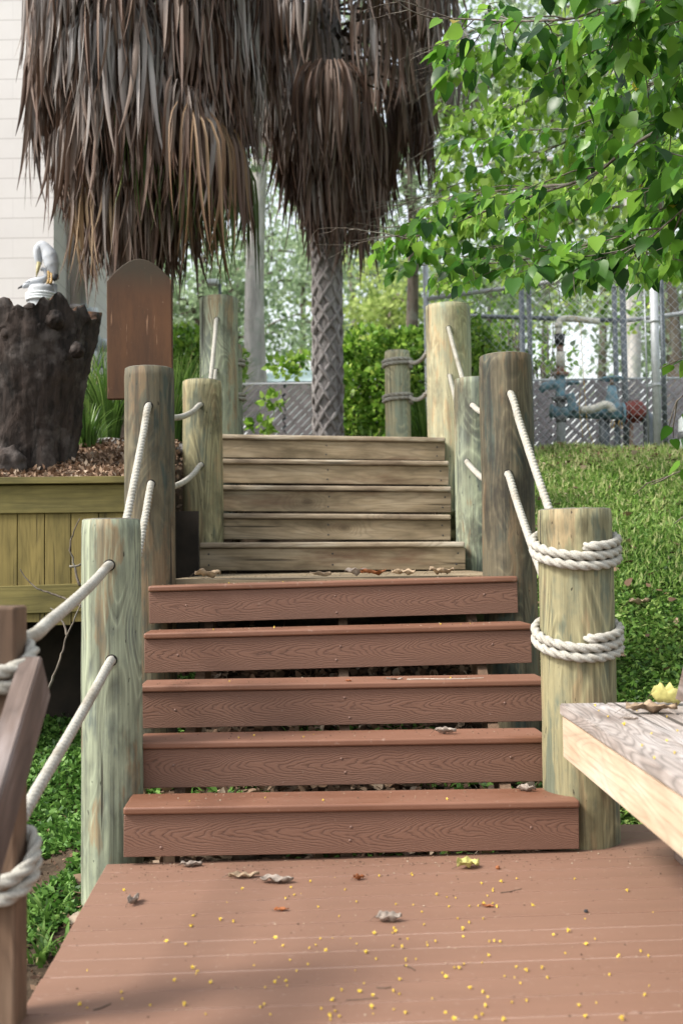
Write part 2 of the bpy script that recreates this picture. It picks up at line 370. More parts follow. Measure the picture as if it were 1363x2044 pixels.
m_tape = simple('yellow_tape', (.62, .38, .05), .6, var=.3, scale=30)
m_bird = simple('white_bird_paint', (.42, .44, .46), .6, var=.3, scale=45, bump=.6, bd=.006, dark=(.42, .45, .5))
m_birdhead = simple('white_bird_head', (.6,.61,.62), .6, var=.06, scale=10)
m_birdk = simple('black_bird_feather', (.05, .055, .065), .6, var=.4)
m_beak = simple('ochre_beak', (.38, .33, .16), .5, var=.3)
m_leg = simple('orange_leg', (.42, .26, .08), .5, var=.2)
m_conc = simple('grey_cast_piling', (.42, .44, .46), .8, var=.35, scale=25, bump=.6)
m_white = simple('white_paint', (.72, .76, .78), .5, var=.1)
m_meter = simple('pale_meter_case', (.55, .60, .62), .4, var=.15)
m_roofp = simple('pale_blue_roof', (.55, .68, .72), .6, var=.1)
m_screw = simple('screw_head', (.22, .13, .10), .5, metal=.3)
def wall_mat(name, c1):
    t = NT(name); c = t.n('TexCoord').outputs['Object']; sp = t.n('SeparateXYZ', Vector=c)
    v = t.n('CombineXYZ', X=t.math('ADD', sp.outputs[0], sp.outputs[1]), Y=sp.outputs[2], Z=0.0).outputs[0]
    br = t.n('TexBrick', Vector=v, Color1=(*c1, 1), Color2=(*[x * .975 for x in c1], 1), Mortar=(*[x * .90 for x in c1], 1), Scale=1.0, Mortar__Size=.004, Brick__Width=.4, Row__Height=.2, Bias=0.0)
    br.inputs['Mortar Smooth'].default_value = .3
    ln = t.math('LESS_THAN', t.math('FRACT', t.math('DIVIDE', sp.outputs[2], .2)), .045)
    n = t.noise(c, 30, 5, .6); dirt = t.ramp(t.noise(c, 1.4, 5, .7), [(.45, 0.0), (.75, .25)])
    col = t.mix(dirt, br.outputs[0], (.5, .47, .45)); col = t.mix(t.math('MULTIPLY', ln, .42), col, (.30, .26, .25))
    h = t.math('SUBTRACT', t.math('MULTIPLY', n, .25), ln)
    return t.fin(col, .8, t.bump(h, .5, .006), .25)
m_wall = wall_mat('painted_block_wall', (.66, .635, .615))
m_wallpipe = simple('painted_pipe', (.50, .45, .44), .6, var=.08)
def ground_mat():
    t = NT('soil_and_leaf_litter'); c = t.n('TexCoord').outputs['Object']
    n = t.noise(c, 9, 7, .7); n2 = t.noise(c, 1.2, 4, .6); n3 = t.noise(c, 60, 4, .7)
    col = t.mix(t.ramp(n, [(.35, 0.0), (.65, 1.0)]), (.028, .02, .013), (.085, .06, .04))
    sp = t.n('SeparateXYZ', Vector=c)
    right = t.ramp(t.math('MULTIPLY', sp.outputs[0], .5), [(.35, 0.0), (.5, 1.0)])
    g = t.mix(t.ramp(n, [(.35, 0.0), (.65, 1.0)]), (.022, .045, .012), (.07, .11, .025))
    col = t.mix(right, col, g)
    col = t.mix(t.ramp(n3, [(.6, 0.0), (.72, .6)]), col, (.25, .17, .11))
    return t.fin(col, .95, t.bump(n, .8, .02), .15)
m_ground = ground_mat()
m_mulch = simple('mulch_soil', (.30, .215, .155), .95, var=.65, scale=28, bump=1, bd=.02)
m_voidshade = simple('void_shade_dark', (.022, .016, .011), .95, var=.5)  # near-black colour stands in for the shade under the planter
m_rockm = simple('grey_rock', (.20, .19, .18), .9, var=.6, scale=12, bump=1, bd=.02)
m_dust = simple('pale_dust_in_gaps', (.50, .37, .31), .95, var=.2)
# ------------------------------------------------------------------ ground
def sstep(a, b, x): t = np.clip((x - a) / (b - a), 0, 1); return t * t * (3 - 2 * t)
def gz(x, y):
    x = np.asarray(x, float); y = np.asarray(y, float)
    R = np.interp(y, [-10, 3.0, 3.9, 5, 6.5, 7.6, 8.3, 9, 400], [-.8, -.38, -.14, .38, 1.10, 1.60, 1.80, 1.86, 1.9])
    L = np.interp(y, [-10, 2.4, 3.3, 5.2, 5.95, 6.1, 6.5, 7.6, 9, 400], [-.8, -.44, -.33, 0, .12, 1.2, 1.56, 1.84, 1.88, 1.9])
    Mi = np.interp(y, [-10, 3.3, 4.2, 5, 6.5, 8.0, 9, 400], [-.8, -.34, -.06, .14, .62, 1.5, 1.72, 1.8])
    a = sstep(-1.2, -.95, x); b = sstep(.85, 1.05, x)
    z = L * (1 - a) + Mi * a * (1 - b) + R * b
    z = z + .018 * np.sin(x * 3.1 + y * 1.7) + .014 * np.sin(x * 7.3 - y * 5.1)
    return z
xs = np.unique(np.concatenate([[-400, -150, -60, -25, -12], np.arange(-8, 8.01, .1), [12, 25, 60, 150, 400]]))
ys = np.unique(np.concatenate([[-60, -20, -6, -2], np.arange(-1, 14.01, .1), [18, 30, 60, 150, 400, 900]]))
X, Y = np.meshgrid(xs, ys); Z = gz(X, Y); nx = len(xs)
V = np.stack([X.ravel(), Y.ravel(), Z.ravel()], 1)
i, j = np.meshgrid(np.arange(nx - 1), np.arange(len(ys) - 1)); a = (j * nx + i).ravel()
tag(link('ground', arr_mesh('ground', V, np.stack([a, a + 1, a + nx + 1, a + nx], 1), smooth=True), m_ground), kind='structure')
# raised mulch bed behind the planter wall
def planter_z(x, y): return 1.36 + (y - 5.3) * .26 + .02 * np.sin(x * 9) * np.sin(y * 7)
xs2 = np.arange(-7, -1.0, .08); ys2 = np.arange(5.26, 6.9, .08); X, Y = np.meshgrid(xs2, ys2); Z = planter_z(X, Y); nx = len(xs2)
V = np.stack([X.ravel(), Y.ravel(), Z.ravel()], 1); V2 = V - [0, 0, .12]; nn = len(V)
i, j = np.meshgrid(np.arange(nx - 1), np.arange(len(ys2) - 1)); a = (j * nx + i).ravel()
f1 = np.stack([a, a + 1, a + nx + 1, a + nx], 1); f2 = f1[:, ::-1] + nn
e = np.arange(nx - 1); f3 = np.stack([e + nn, e + 1 + nn, e + 1, e], 1)
er = (np.arange(len(ys2) - 1) + 1) * nx - 1; f4 = np.stack([er, er + nn, er + nx + nn, er + nx], 1)
tag(link('planter_ground', arr_mesh('planter_ground', np.concatenate([V, V2]), np.concatenate([f1, f2, f3, f4])), m_mulch), kind='structure')
# ------------------------------------------------------------------ deck
PHI = .056
def frame_matrix(origin, phi): return Matrix.Translation(origin) @ Matrix.Rotation(phi, 4, 'Z')
d = MB(); k = 0; yy = 0.0
# local frame: x across, y towards the stairs, y=0 at far edge of the deck under the first riser
for k in range(-3, 36):
    y1 = -k * .105; y0 = y1 - .1010
    xr = 2.6; xl = -.775
    if k < 0: xl = .90
    d.box((xl + random.uniform(-.002, .002), y0, -.024), (xr, y1, random.uniform(-.0006, .0006)), .003)
dk = d.build('deck', m_deck)
dorg = P(681, 1706, 3.56); dorg.z = 0
dk.matrix_world = frame_matrix(dorg, PHI); tag(dk, kind='structure')
d = MB(); d.box((-.755, -4.1, -.022), (2.6, -.003, -.0025)); d.box((.91, .0, -.022), (2.6, .312, -.0025)); o = d.build('deck_dust_bed', m_dust); o.matrix_world = frame_matrix(dorg, PHI); tag(o, kind='structure')
d = MB(); d.box((-.745, -4.1, -.19), (-.715, -.01, -.0245), .002); d.box((-.74, -.04, -.19), (2.6, -.01, -.0245), .002); d.box((2.5, -4.1, -.19), (2.53, .3, -.0245), .002)
for q in (-.6, -.1, .5, 1.1, 1.7): d.box((q, -4.1, -.18), (q + .04, -.045, -.0245))
o = d.build('deck_joists', m_brownpost); o.matrix_world = frame_matrix(dorg, PHI); tag(o, kind='structure')
# ------------------------------------------------------------------ boards between two measured ends
def board(name, A, B, depth, height, mat, parent, bev=.004, segs=3, back=True, sag=0.0):
    """A,B: front top edge ends. local x along the board, y back, z up"""
    A = Vector(A); B = Vector(B); L = (B - A).length
    xa = (B - A).normalized(); ya = Vector((0, 0, 1)).cross(xa).normalized(); za = xa.cross(ya)
    mb = MB()
    bm = bmesh.new(); bmesh.ops.create_cube(bm, size=1)
    for v in bm.verts: v.co = Vector(((v.co.x + .5) * L, (v.co.y + .5) * depth, (v.co.z - .5) * height))
    bmesh.ops.bevel(bm, geom=bm.edges[:], offset=bev, segments=segs, affect='EDGES', profile=.5)
    bm.verts.index_update(); mb.add([v.co[:] for v in bm.verts], [[v.index for v in f.verts] for f in bm.faces], True); bm.free()
    o = mb.build(name, mat)
    o.data.shade_smooth() if False else None
    Mx = Matrix((xa, ya, za)).transposed().to_4x4(); 
    Mx.translation = A
    if parent:
        o.parent = parent; o.matrix_parent_inverse = Matrix.LocRotScale(parent.location, parent.rotation_euler, parent.scale).inverted()
    # shift so z runs 0..height above the lower edge (for the cathedral pattern)
    for v in o.data.vertices: v.co.z += height
    Mx = Mx @ Matrix.Translation((0, 0, -height))
    o.matrix_basis = Mx
    for p in o.data.polygons: p.use_smooth = abs(max(p.normal, key=abs)) < .99
    return o, xa, ya, za
def screw(at, nrm, parent):
    mb = MB(); mb.tube([Vector(at), Vector(at) + Vector(nrm) * .0022], [.0052, .0045], 10)
    o = mb.build('screw', m_screw, parent)
    o.matrix_parent_inverse = parent.matrix_basis.inverted() if parent.parent is None else (parent.matrix_parent_inverse @ parent.matrix_basis).inverted()
    if parent.parent: o.matrix_parent_inverse = parent.matrix_basis.inverted() @ Matrix.Identity(4)
    return o
low = empty('composite_staircase', (0, 3.6, 0), 'reddish brown composite stair flight rising from the deck to the landing', 'staircase')
W0 = 3.52
steps = [(246, 1612, 1157, 1598, 3.52), (272, 1482, 1096, 1470, 3.80), (278, 1369, 1093, 1356, 4.08), (287, 1264, 1061, 1245, 4.36), (296, 1170, 1033, 1150, 4.64)]
def ends(l, r, Yc, phi=PHI):
    (xl, yl), (xr, yr) = l, r
    hw = (xr - xl) / 2 / F * Yc
    return P(xl, yl, Yc - hw * phi), P(xr, yr, Yc + hw * phi)
for n_, (xl, yl, xr, yr, Yc) in enumerate(steps):
    A, B = ends((xl, yl), (xr, yr), Yc)
    o, xa, ya, za = board('tread', A, B, .205, .026, m_tread, low, bev=.008, segs=4)
    A2 = A + ya * .012 - za * .0275 + xa * .001; B2 = B + ya * .012 - za * .0275 - xa * .001
    o2, *_ = board('riser', A2, B2, .022, .137, m_riser, low, bev=.0025, segs=2)
    L = (B2 - A2).length
    for fx, fz in ((.09, .07), (.5, .095), (.5, .035), (.9, .08)):
        if n_ == 0 and fx == .09: fz = .03
        sc_ = MB(); c = Vector((L * (fx + random.uniform(-.01, .01)), .0005, fz + random.uniform(-.012, .012)))
        sc_.tube([c + Vector((0, .0005, 0)), c - Vector((0, .0018, 0))], [.0056, .0048], 10)
        sc_.build('screw', m_screw, o2)
# carriages and legs under the flight
for xx in (-.62, -.02, .56):
    s = MB(); s.box((xx, 3.72, -.30), (xx + .04, 3.80, -.06)); pg = [(3.60, -.10), (4.80, .60), (4.80, .77), (3.72, .09), (3.60, .09)]; s.add([(xx, a_, b_) for a_, b_ in pg] + [(xx + .04, a_, b_) for a_, b_ in pg], [(0, 1, 2, 3, 4), (9, 8, 7, 6, 5)] + [(q + 5, (q + 1) % 5 + 5, (q + 1) % 5, q) for q in range(5)], False); s.build('stair_carriage', m_brownpost, low, world=True)
# ------------------------------------------------------------------ landing and upper flight
lan = empty('wooden_landing', (0, 5.6, .8), 'weathered wooden landing between the brown steps and the upper wooden steps', 'landing')
zl = P(680, 1152, 4.85).z
for k in range(11):
    y0 = 4.86 + k * .15
    A = Vector((-.80, y0 + .05 * -.8, zl)); B = Vector((.80, y0 + .05 * .8, zl))
    board('plank', A, B, .144, .03, m_oldwood, lan)
for xx in (-.74, .70):
    s = MB(); s.box((xx, 4.9, zl - .19), (xx + .04, 6.45, zl - .035)); s.build('joist', m_oldwood, lan, world=True)
upf = empty('wooden_staircase', (0, 6.6, .9), 'weathered grey brown wooden stair flight above the landing', 'staircase')
ust = [(398, 1083, 928, 1081, 6.50, 1139), (413, 1024, 900, 1027, 6.77, 1078), (413, 968, 901, 971, 7.04, 1022), (413, 915, 896, 920, 7.31, 966), (413, 866, 889, 873, 7.58, 916)]
for n_, (xl, yl, xr, yr, Yc, yb) in enumerate(ust):
    A, B = ends((xl, yl), (xr, yr), Yc, .03)
    o, xa, ya, za = board('tread', A, B, .25, .035, m_oldnose, upf, bev=.012, segs=4)
    h = (P(680, (yl + yr) / 2, Yc).z - P(680, yb, Yc).z) - .04
    A2 = A + ya * .022 - za * .0375; B2 = B + ya * .022 - za * .0375
    if n_ == 0: B2 += xa * .004
    o2, *_ = board('riser', A2, B2, .03, h, m_oldwood, upf, bev=.003, segs=2)
    L = (B2 - A2).length
    for fx in (.03, .5, .97):
        for fz in (.25, .75):
            sc_ = MB(); c = Vector((L * fx + random.uniform(-.01, .01), 0, h * fz)); sc_.tube([c, c - Vector((0, .0015, 0))], [.006, .005], 8); sc_.build('screw', m_black, o2)
ztop = P(680, 870, 7.58).z
for xx in (-.72, .66):
    s = MB(); pg = [(6.56, .78), (7.75, 1.55), (7.75, 1.70), (6.60, .86)]; s.add([(xx, a_, b_) for a_, b_ in pg] + [(xx + .04, a_, b_) for a_, b_ in pg], [(0, 1, 2, 3), (7, 6, 5, 4)] + [(q + 4, (q + 1) % 4 + 4, (q + 1) % 4, q) for q in range(4)], False); s.build('stair_carriage', m_oldwood, upf, world=True)
pl = empty('upper_platform', (0, 8.4, 1.8), 'wooden platform at the top of the upper steps between the small rope posts', 'platform')
for k in range(11):
    y0 = 7.84 + k * .15; board('plank', Vector((-.92, y0 - .03, ztop - .004)), Vector((.80, y0 + .03, ztop - .004)), .144, .035, m_oldwood, pl)
# ------------------------------------------------------------------ posts
def post(name, pxl, pxr, ptop, Yc, zb, mat, label, taper=.03, seed=0, seg=48, crack=None):
    c = P((pxl + pxr) / 2, ptop, Yc); r0 = (pxr - pxl) / 2 / F * Yc; H = c.z - zb
    V = []; Fc = []; n = max(8, int(H / .04)); 
    for i in range(n + 1):
        z = H * i / n
        for k in range(seg):
            a = 2 * PI * k / seg
            q = Vector((math.cos(a) * 1.1, math.sin(a) * 1.1, z * 1.6 + seed * 7.3))
            r = r0 * (1 + taper * (1 - i / n)) * (1 + .045 * noise.noise(q) + .016 * noise.noise(q * 4))
            if crack is not None and z > crack[2]:
                da = abs((a - crack[0] + PI) % (2 * PI) - PI)
                r -= max(0, (crack[1] - da)) * r0 * 1.2
            if i == n: r -= .0025 + .006 * max(0, noise.noise(Vector((math.cos(a) * 4, math.sin(a) * 4, seed + .5))))
            V.append((r * math.cos(a), r * math.sin(a), z))
    for i in range(n):
        for k in range(seg): Fc.append((i * seg + k, i * seg + (k + 1) % seg, (i + 1) * seg + (k + 1) % seg, (i + 1) * seg + k))
    nb = len(Fc); b = n * seg
    for ring, (fr, dz) in enumerate(((.94, .0035), (.5, .005))):
        for k in range(seg):
            x, y, z = V[b + k]; V.append((x * fr, y * fr, H + dz + .002 * noise.noise(Vector((x * 40, y * 40, seed)))))
    b2 = (n + 1) * seg; b3 = b2 + seg
    for k in range(seg):
        k2 = (k + 1) % seg
        Fc.append((b + k, b + k2, b2 + k2, b2 + k)); Fc.append((b2 + k, b2 + k2, b3 + k2, b3 + k))
    Fc.append(tuple(b3 + k for k in range(seg)))
    me = py_mesh(name, V, Fc); o = link(name, me, [mat, m_end], loc=(c.x, c.y, zb))
    for q in range(nb, len(Fc)): me.polygons[q].material_index = 1
    tag(o, label, 'post', 'round timber posts along the stairs')
    o['cx'] = c.x; return o, c, r0
posts = {}
posts['L1'] = post('round_post', 164, 281, 1038, 3.75, -.7, m_postA, 'pale green round post with a long vertical crack, left of the brown steps', .05, 1, crack=(-PI / 2 - .1, .05, .2))
posts['L2'] = post('round_post', 249, 348, 738, 4.82, -.3, m_postB, 'tall grey green round post in front of the brown arched board', .04, 2)
posts['L3'] = post('round_post', 364, 443, 762, 6.75, .4, m_postC, 'streaky yellow green round post at the left foot of the wooden steps', .03, 3, crack=(-PI / 2 - .1, .05, .5))
posts['L4'] = post('round_post', 398, 475, 597, 7.90, 1.2, m_postA, 'tall round post behind the streaky one, left side of the top step', .04, 4)
posts['L5'] = post('round_post', 432, 484, 690, 8.90, 1.3, m_postA, 'half hidden short post with two rope coils, far left of the stair top', .02, 5)
posts['R1'] = post('round_post', 1073, 1218, 1018, 3.74, -.6, m_postC, 'thick round post with two coils of rope, beside the bench', .02, 6, crack=(-PI / 2 + .25, .035, 1.05))
posts['R2'] = post('round_post', 956, 1060, 712, 4.88, -.3, m_postB, 'tall dark weathered round post on the right of the landing', .05, 7, crack=(-PI / 2 - .5, .03, .9))
posts['R3'] = post('round_post', 905, 985, 758, 6.80, .4, m_postA, 'slim round post half hidden behind the tall dark one', .05, 8)
posts['R4'] = post('round_post', 849, 938, 612, 7.90, 1.1, m_postD, 'wide round post with a cracked top, right side of the top step', .02, 9, crack=(-PI / 2 - .45, .09, 1.0))
posts['R5'] = post('round_post', 767, 817, 702, 8.90, 1.3, m_postD, 'short pale post with two rope coils in front of the hedge', .02, 10)
def hole(pk, px, py):
    o, c, r = posts[pk]; p = P(px, py, c.y - r * .98)
    # put it on the surface
    dx = p.x - c.x; dx = max(-r * .95, min(r * .95, dx)); yy = c.y - math.sqrt(r * r - dx * dx)
    q = Vector((p.x, yy, p.z)); nrm = Vector((dx, yy - c.y, 0)).normalized()
    mb = MB(); mb.tube([q - nrm * .02, q + nrm * .002], [.0205, .0205], 16)  # dark plug on the post face in place of a shaded bore
    h = mb.build('rope_hole_disc', m_holeshade, o); h.matrix_parent_inverse = Matrix.Translation(o.location).inverted()
    return q + nrm * .0
# ------------------------------------------------------------------ left foreground rail
rail = empty('stair_rail_section', (-.75, 2.33, -.4), 'grey brown rail post with a sloping board, wrapped in rope at the left edge', 'railing')
s = MB(); pc = P(0, 1210, 2.33); ctop = pc.z; pcx = P(3, 1400, 2.33).x
s.box((pcx - .05, 2.285, -.6), (pcx + .045, 2.375, ctop), .006); s.build('rail_post', m_brownpost, rail, world=True)
# sloping board: top face + inner side face
A = P(84, 1308, 2.30); Bp = P(-14, 1638, 1.96)
dirv = (A - Bp).normalized(); side = Vector((-1, -.02, 0)); side = (side - dirv * side.dot(dirv)).normalized(); dn = dirv.cross(side).normalized()
if dn.z > 0: dn = -dn
Bp = A - dirv * 1.15
mb = MB(); Vv = []
bm = bmesh.new(); bmesh.ops.create_cube(bm, size=1)
for v in bm.verts: v.co = Vector(((v.co.x + .5) * .048, (v.co.y + .5) * 1.15, (v.co.z - .5) * .125))
bmesh.ops.bevel(bm, geom=bm.edges[:], offset=.004, segments=2, affect='EDGES')
bm.verts.index_update(); mb.add([v.co[:] for v in bm.verts], [[v.index for v in f.verts] for f in bm.faces], False); bm.free()
o = mb.build('sloping_board', m_greywood, rail)
Mx = Matrix((side, dirv, -dn)).transposed().to_4x4(); Mx.translation = Bp
o.matrix_parent_inverse = Matrix.Translation(rail.location).inverted(); o.matrix_basis = Mx
# ------------------------------------------------------------------ bench
bench = empty('bench', (1.1, 2.6, 0), 'weathered wooden bench with a pale front board, running along the right edge', 'bench')
C1 = P(1116, 1404, 3.50); zb = C1.z
bdir = Vector((.012, -1, 0)).normalized(); bperp = Vector((1, .012, 0)).normalized()
def bench_board(name, off, w, t, z, mat, L=2.9, start=0.0):
    a = C1 + bperp * off + bdir * start; a.z = z
    mb = MB(); bm = bmesh.new(); bmesh.ops.create_cube(bm, size=1)
    for v in bm.verts: v.co = Vector(((v.co.x + .5) * w, (v.co.y + .5) * L, (v.co.z - .5) * t))
    bmesh.ops.bevel(bm, geom=bm.edges[:], offset=.004, segments=2, affect='EDGES')
    bm.verts.index_update(); mb.add([v.co[:] for v in bm.verts], [[v.index for v in f.verts] for f in bm.faces], False); bm.free()
    o = mb.build(name, mat, bench)
    xa = bperp; ya = -bdir; Mx = Matrix((xa, ya, Vector((0, 0, 1)))).transposed().to_4x4(); Mx.translation = a + bdir * L
    o.matrix_parent_inverse = Matrix.Translation(bench.location).inverted(); o.matrix_basis = Mx; return o
for q in range(3): bench_board('seat_board', q * .152, .147, .037, zb, m_benchtop)
bench_board('front_apron', .006, .037, .137, zb - .039, m_benchface, start=.01)
bench_board('back_apron', .41, .037, .137, zb - .039, m_benchface, start=.01)
for st in (.06, 2.6):
    for of in ((.36,) if st < 1 else (.05, .36)):
        s = MB(); a = C1 + bperp * of + bdir * st; s.box((a.x, a.y - .045, -.0), (a.x + .045, a.y + .045, zb - .04), .004); s.build('leg', m_greywood, bench, world=True)
# leaning backrest
pb = P(1347, 1395, 3.36)
for hh in (.0, .17):
    s = MB(); x0 = pb.x + hh * .25
    s.add([(x0, 3.36, pb.z + hh), (x0 + .04, 3.36, pb.z + hh - .012), (x0 + .078, 3.36, pb.z + hh + .128), (x0 + .038, 3.36, pb.z + hh + .14),
           (x0, .6, pb.z + hh), (x0 + .04, .6, pb.z + hh - .012), (x0 + .078, .6, pb.z + hh + .128), (x0 + .038, .6, pb.z + hh + .14)],
          [(0, 1, 2, 3), (7, 6, 5, 4), (0, 4, 5, 1), (1, 5, 6, 2), (2, 6, 7, 3), (3, 7, 4, 0)], False)
    if hh == 0: s.build('back_board', m_greywood, bench, world=True)
    else: s.build('back_board', m_greywood, bench, world=True)
for st in (3.1, 1.5):
    s = MB(); s.tube([(pb.x + .06, st, zb - .1), (pb.x + .15, st, zb + .34)], .03, 4); s.build('back_support', m_greywood, bench, world=True)
# ------------------------------------------------------------------ ropes
def rope_mesh(pts, pitch, r, seg=24, ds=.0055):
    p, pi_ = catmull(pts, ds, pitch)
    V = []; n = len(p); u = None; ph = 0
    for i in range(n):
        tv = (p[min(i + 1, n - 1)] - p[max(i - 1, 0)]).normalized()
        if u is None: u = tv.orthogonal().normalized()
        else: u = (u - tv * u.dot(tv)).normalized()
        w = tv.cross(u)
        if i: ph += 2 * PI * (p[i] - p[i - 1]).length / pi_[i]
        for k in range(seg):
            a = 2 * PI * k / seg; lob = abs(math.cos(1.5 * (a - ph))); deep = .52 if pi_[i] > .07 else .42
            rr = r * (1.06 - deep * (1 - lob) ** 1.25) * (1 + .05 * noise.noise(p[i] * 60 + Vector((a, 0, 0))))
            V.append(p[i] + (u * math.cos(a) + w * math.sin(a)) * rr)
    V = np.array([tuple(v) for v in V]); i_, k_ = np.meshgrid(np.arange(n - 1), np.arange(seg), indexing='ij')
    a = (i_ * seg + k_).ravel(); b = (i_ * seg + (k_ + 1) % seg).ravel()
    return V, np.stack([a, b, b + seg, a + seg], 1)
def coil(c, R, z, a0, turns, dz, tilt=.04, step=20):
    """a0 start (deg), turns signed, returns points"""
    out = []; n = int(abs(turns) * 360 / step)
    for i in range(n + 1):
        a = math.radians(a0 + math.copysign(step * i, turns)); 
        out.append(Vector((c.x + R * math.cos(a), c.y + R * math.sin(a), z + dz * i * step / 360 + tilt * math.sin(a))))
    return out
def make_rope(label, pts, pit, r=.0155):
    V, Fc = rope_mesh(pts, pit, r); o = link('handrail_rope', arr_mesh('handrail_rope', V, Fc, smooth=True), m_rope)
    return tag(o, label, 'rope', 'handrail ropes threaded through the posts')
def sagline(a, b, sag, n=5):
    return [a.lerp(b, t / n) - Vector((0, 0, sag * 4 * (t / n) * (1 - t / n))) for t in range(0, n + 1)]
RS, RW = .068, .125
def c_(k): return posts[k][1]
def r_(k): return posts[k][2]
def back(k, z, dx=0): c = c_(k); return Vector((c.x + dx, c.y + r_(k) * .9, z))
for which in (0, 1):
    # ---- left rope
    pts = []; pit = []
    def ad(ps, p_):
        for q in ps: pts.append(q); pit.append(p_)
    pcv = Vector((pcx, 2.33, 0))
    if which == 0:
        z0 = P(0, 1318, 2.33).z
        ad(coil(pcv, .066, z0 - .05, 110 + 360 * 2.3, -2.3, .036, .035), RW)
        h1 = hole('L1', 219, 1128)
        ad(sagline(P(58, 1272, 2.41), h1, .012), RS)
    else:
        z0 = P(0, 1700, 2.33).z
        ad(coil(pcv, .072, z0 - .05, 110 + 360 * 1.9, -1.9, .036, .05), RW)
        h1 = hole('L1', 223, 1318)
        ad(sagline(P(22, 1665, 2.43), h1, .006), RS)
    b1 = back('L1', P(225, 1130 if which == 0 else 1322, c_('L1').y + r_('L1')).z)
    h2 = hole('L2', 297, 810) if which == 0 else hole('L2', 302, 966)
    b2 = back('L2', h2.z); h3 = hole('L3', 401, 808) if which == 0 else hole('L3', 402, 928)
    b3 = back('L3', h3.z, .02); h4 = hole('L4', 433, 638) if which == 0 else hole('L4', 431, 740)
    b4 = back('L4', h4.z); c5 = c_('L5')
    ad(sagline(b1, h2, .012), RS); ad(sagline(b2, h3, .05), RS); ad(sagline(b3, h4, .01), RS)
    z5 = P(458, 728 if which == 0 else 796, 8.9).z
    ad([b4, b4.lerp(Vector((c5.x - .1, c5.y - .1, z5)), .6)], RS)
    ad(coil(c5, r_('L5') + .012, z5 - .02, 200, 2.2, .034, .0), RW)
    make_rope('upper left rope from the rail coil up through the pale green post' if which == 0 else 'lower left rope from the edge coil up through the pale green post', pts, pit)
    # ---- right rope
    pts = []; pit = []
    c5 = c_('R5'); z5 = P(793, 722 if which == 0 else 792, 8.9).z
    ad(coil(c5, r_('R5') + .013, z5 + .02, 90 + 360, -2.0 - .35, -.032, .0)[::1], RW)
    end4 = P(853, 703 if which == 0 else 783, 7.95)
    ad(sagline(Vector((c5.x + .1, c5.y - .09, z5 - .02)), end4, .035), RS * 1.5)
    h4 = hole('R4', 895, 655) if which == 0 else hole('R4', 897, 750)
    ad([Vector((c_('R4').x, c_('R4').y + .05, h4.z + .02))], RS)
    h3 = hole('R3', 942, 809) if which == 0 else hole('R3', 932, 921)
    b3 = back('R3', h3.z)
    ad(sagline(h4, b3, .01), RS)
    h2 = hole('R2', 1018, 786) if which == 0 else hole('R2', 1013, 946)
    b2 = back('R2', h2.z - .05)
    ad(sagline(h3, b2, .03), RS)
    c1 = c_('R1'); zw = (P(1150, 1108, 3.6) if which == 0 else P(1150, 1292, 3.6)).z
    st = Vector((c1.x, c1.y + r_('R1') + .02, zw - .02))
    tgt = P(1128, 1108, c1.y + .16) if which == 0 else P(1105, 1210, c1.y + .16)
    ad(sagline(h2, tgt, .012), RS)
    ad(coil(c1, r_('R1') + .0165, zw - .010, 60, -2.42, .033, .040), RW)
    last = pts[-1]; ad([Vector((c1.x - .0, c1.y - r_('R1') + .02, last.z))], RW)
    make_rope('upper right rope from the hedge post down to the coil beside the bench' if which == 0 else 'lower right rope from the hedge post down to the low coil beside the bench', pts, pit, .0162)
# ------------------------------------------------------------------ arched brown board
sb = P(282, 798, 5.0); s_ = F / 5.0; w = 130 / s_; H = 283 / s_; 
prof = [(-w / 2, 0), (w / 2, 0), (w / 2, H * .84)]
for a in range(1, 12):
    tt = a / 12; xx = w / 2 - w * tt; prof.append((xx, H * .84 + H * .16 * (1 - (abs(xx) / (w / 2)) ** 1.85)))
prof.append((-w / 2, H * .84)); n = len(prof)
V = [(x, -.019, z) for x, z in prof] + [(x, .019, z) for x, z in prof]
Fc = [tuple(range(n)), tuple(range(2 * n - 1, n - 1, -1))] + [((i + 1) % n, i, i + n, (i + 1) % n + n) for i in range(n)]
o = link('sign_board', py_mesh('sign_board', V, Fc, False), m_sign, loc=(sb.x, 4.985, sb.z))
md = o.modifiers.new('bevel', 'BEVEL'); md.width = .004; md.segments = 2; md.limit_method = 'ANGLE'
tag(o, 'brown painted board with an arched top, back of a sign on the tall left post', 'sign')
# ------------------------------------------------------------------ planter wall
pw = empty('planter_wall', (-2.2, 5.2, .7), 'greenish wooden planter wall under the dark stump at the left', 'retaining wall')
zc = P(120, 949, 5.15).z; xr = P(252, 955, 5.15).x
board('cap_rail', Vector((-6, 5.12, zc + .012)), Vector((xr, 5.16, zc - .006)), .2, .035, m_fencex, pw)
board('top_rail', Vector((-6, 5.155, zc - .03)), Vector((xr - .01, 5.19, zc - .045)), .035, .14, m_fencex, pw)
board('bottom_rail', Vector((-6, 5.155, P(0, 1182, 5.15).z - .06)), Vector((xr - .01, 5.19, P(165, 1163, 5.15).z)), .035, .14, m_fencex, pw)
x = xr - .015; 
while x > -5.9:
    wv = .135 + random.uniform(-.004, .004)
    s = MB(); s.box((x - wv + .004, 5.20, zc - .72 - random.uniform(0, .02)), (x, 5.222, zc - .06), .002)
    s.build('upright_board', m_fence, pw, world=True); x -= wv
s = MB(); s.box((xr - .12, 5.24, .1), (xr - .02, 5.34, zc - .1), .004); s.build('corner_post', m_fence, pw, world=True)
s = MB(); s.box((-6, 5.9, .0), (xr + .25, 5.94, 1.28)); s.build('back_wall', m_voidshade, pw, world=True)  # backing sheet painted near-black as the darkness of the void
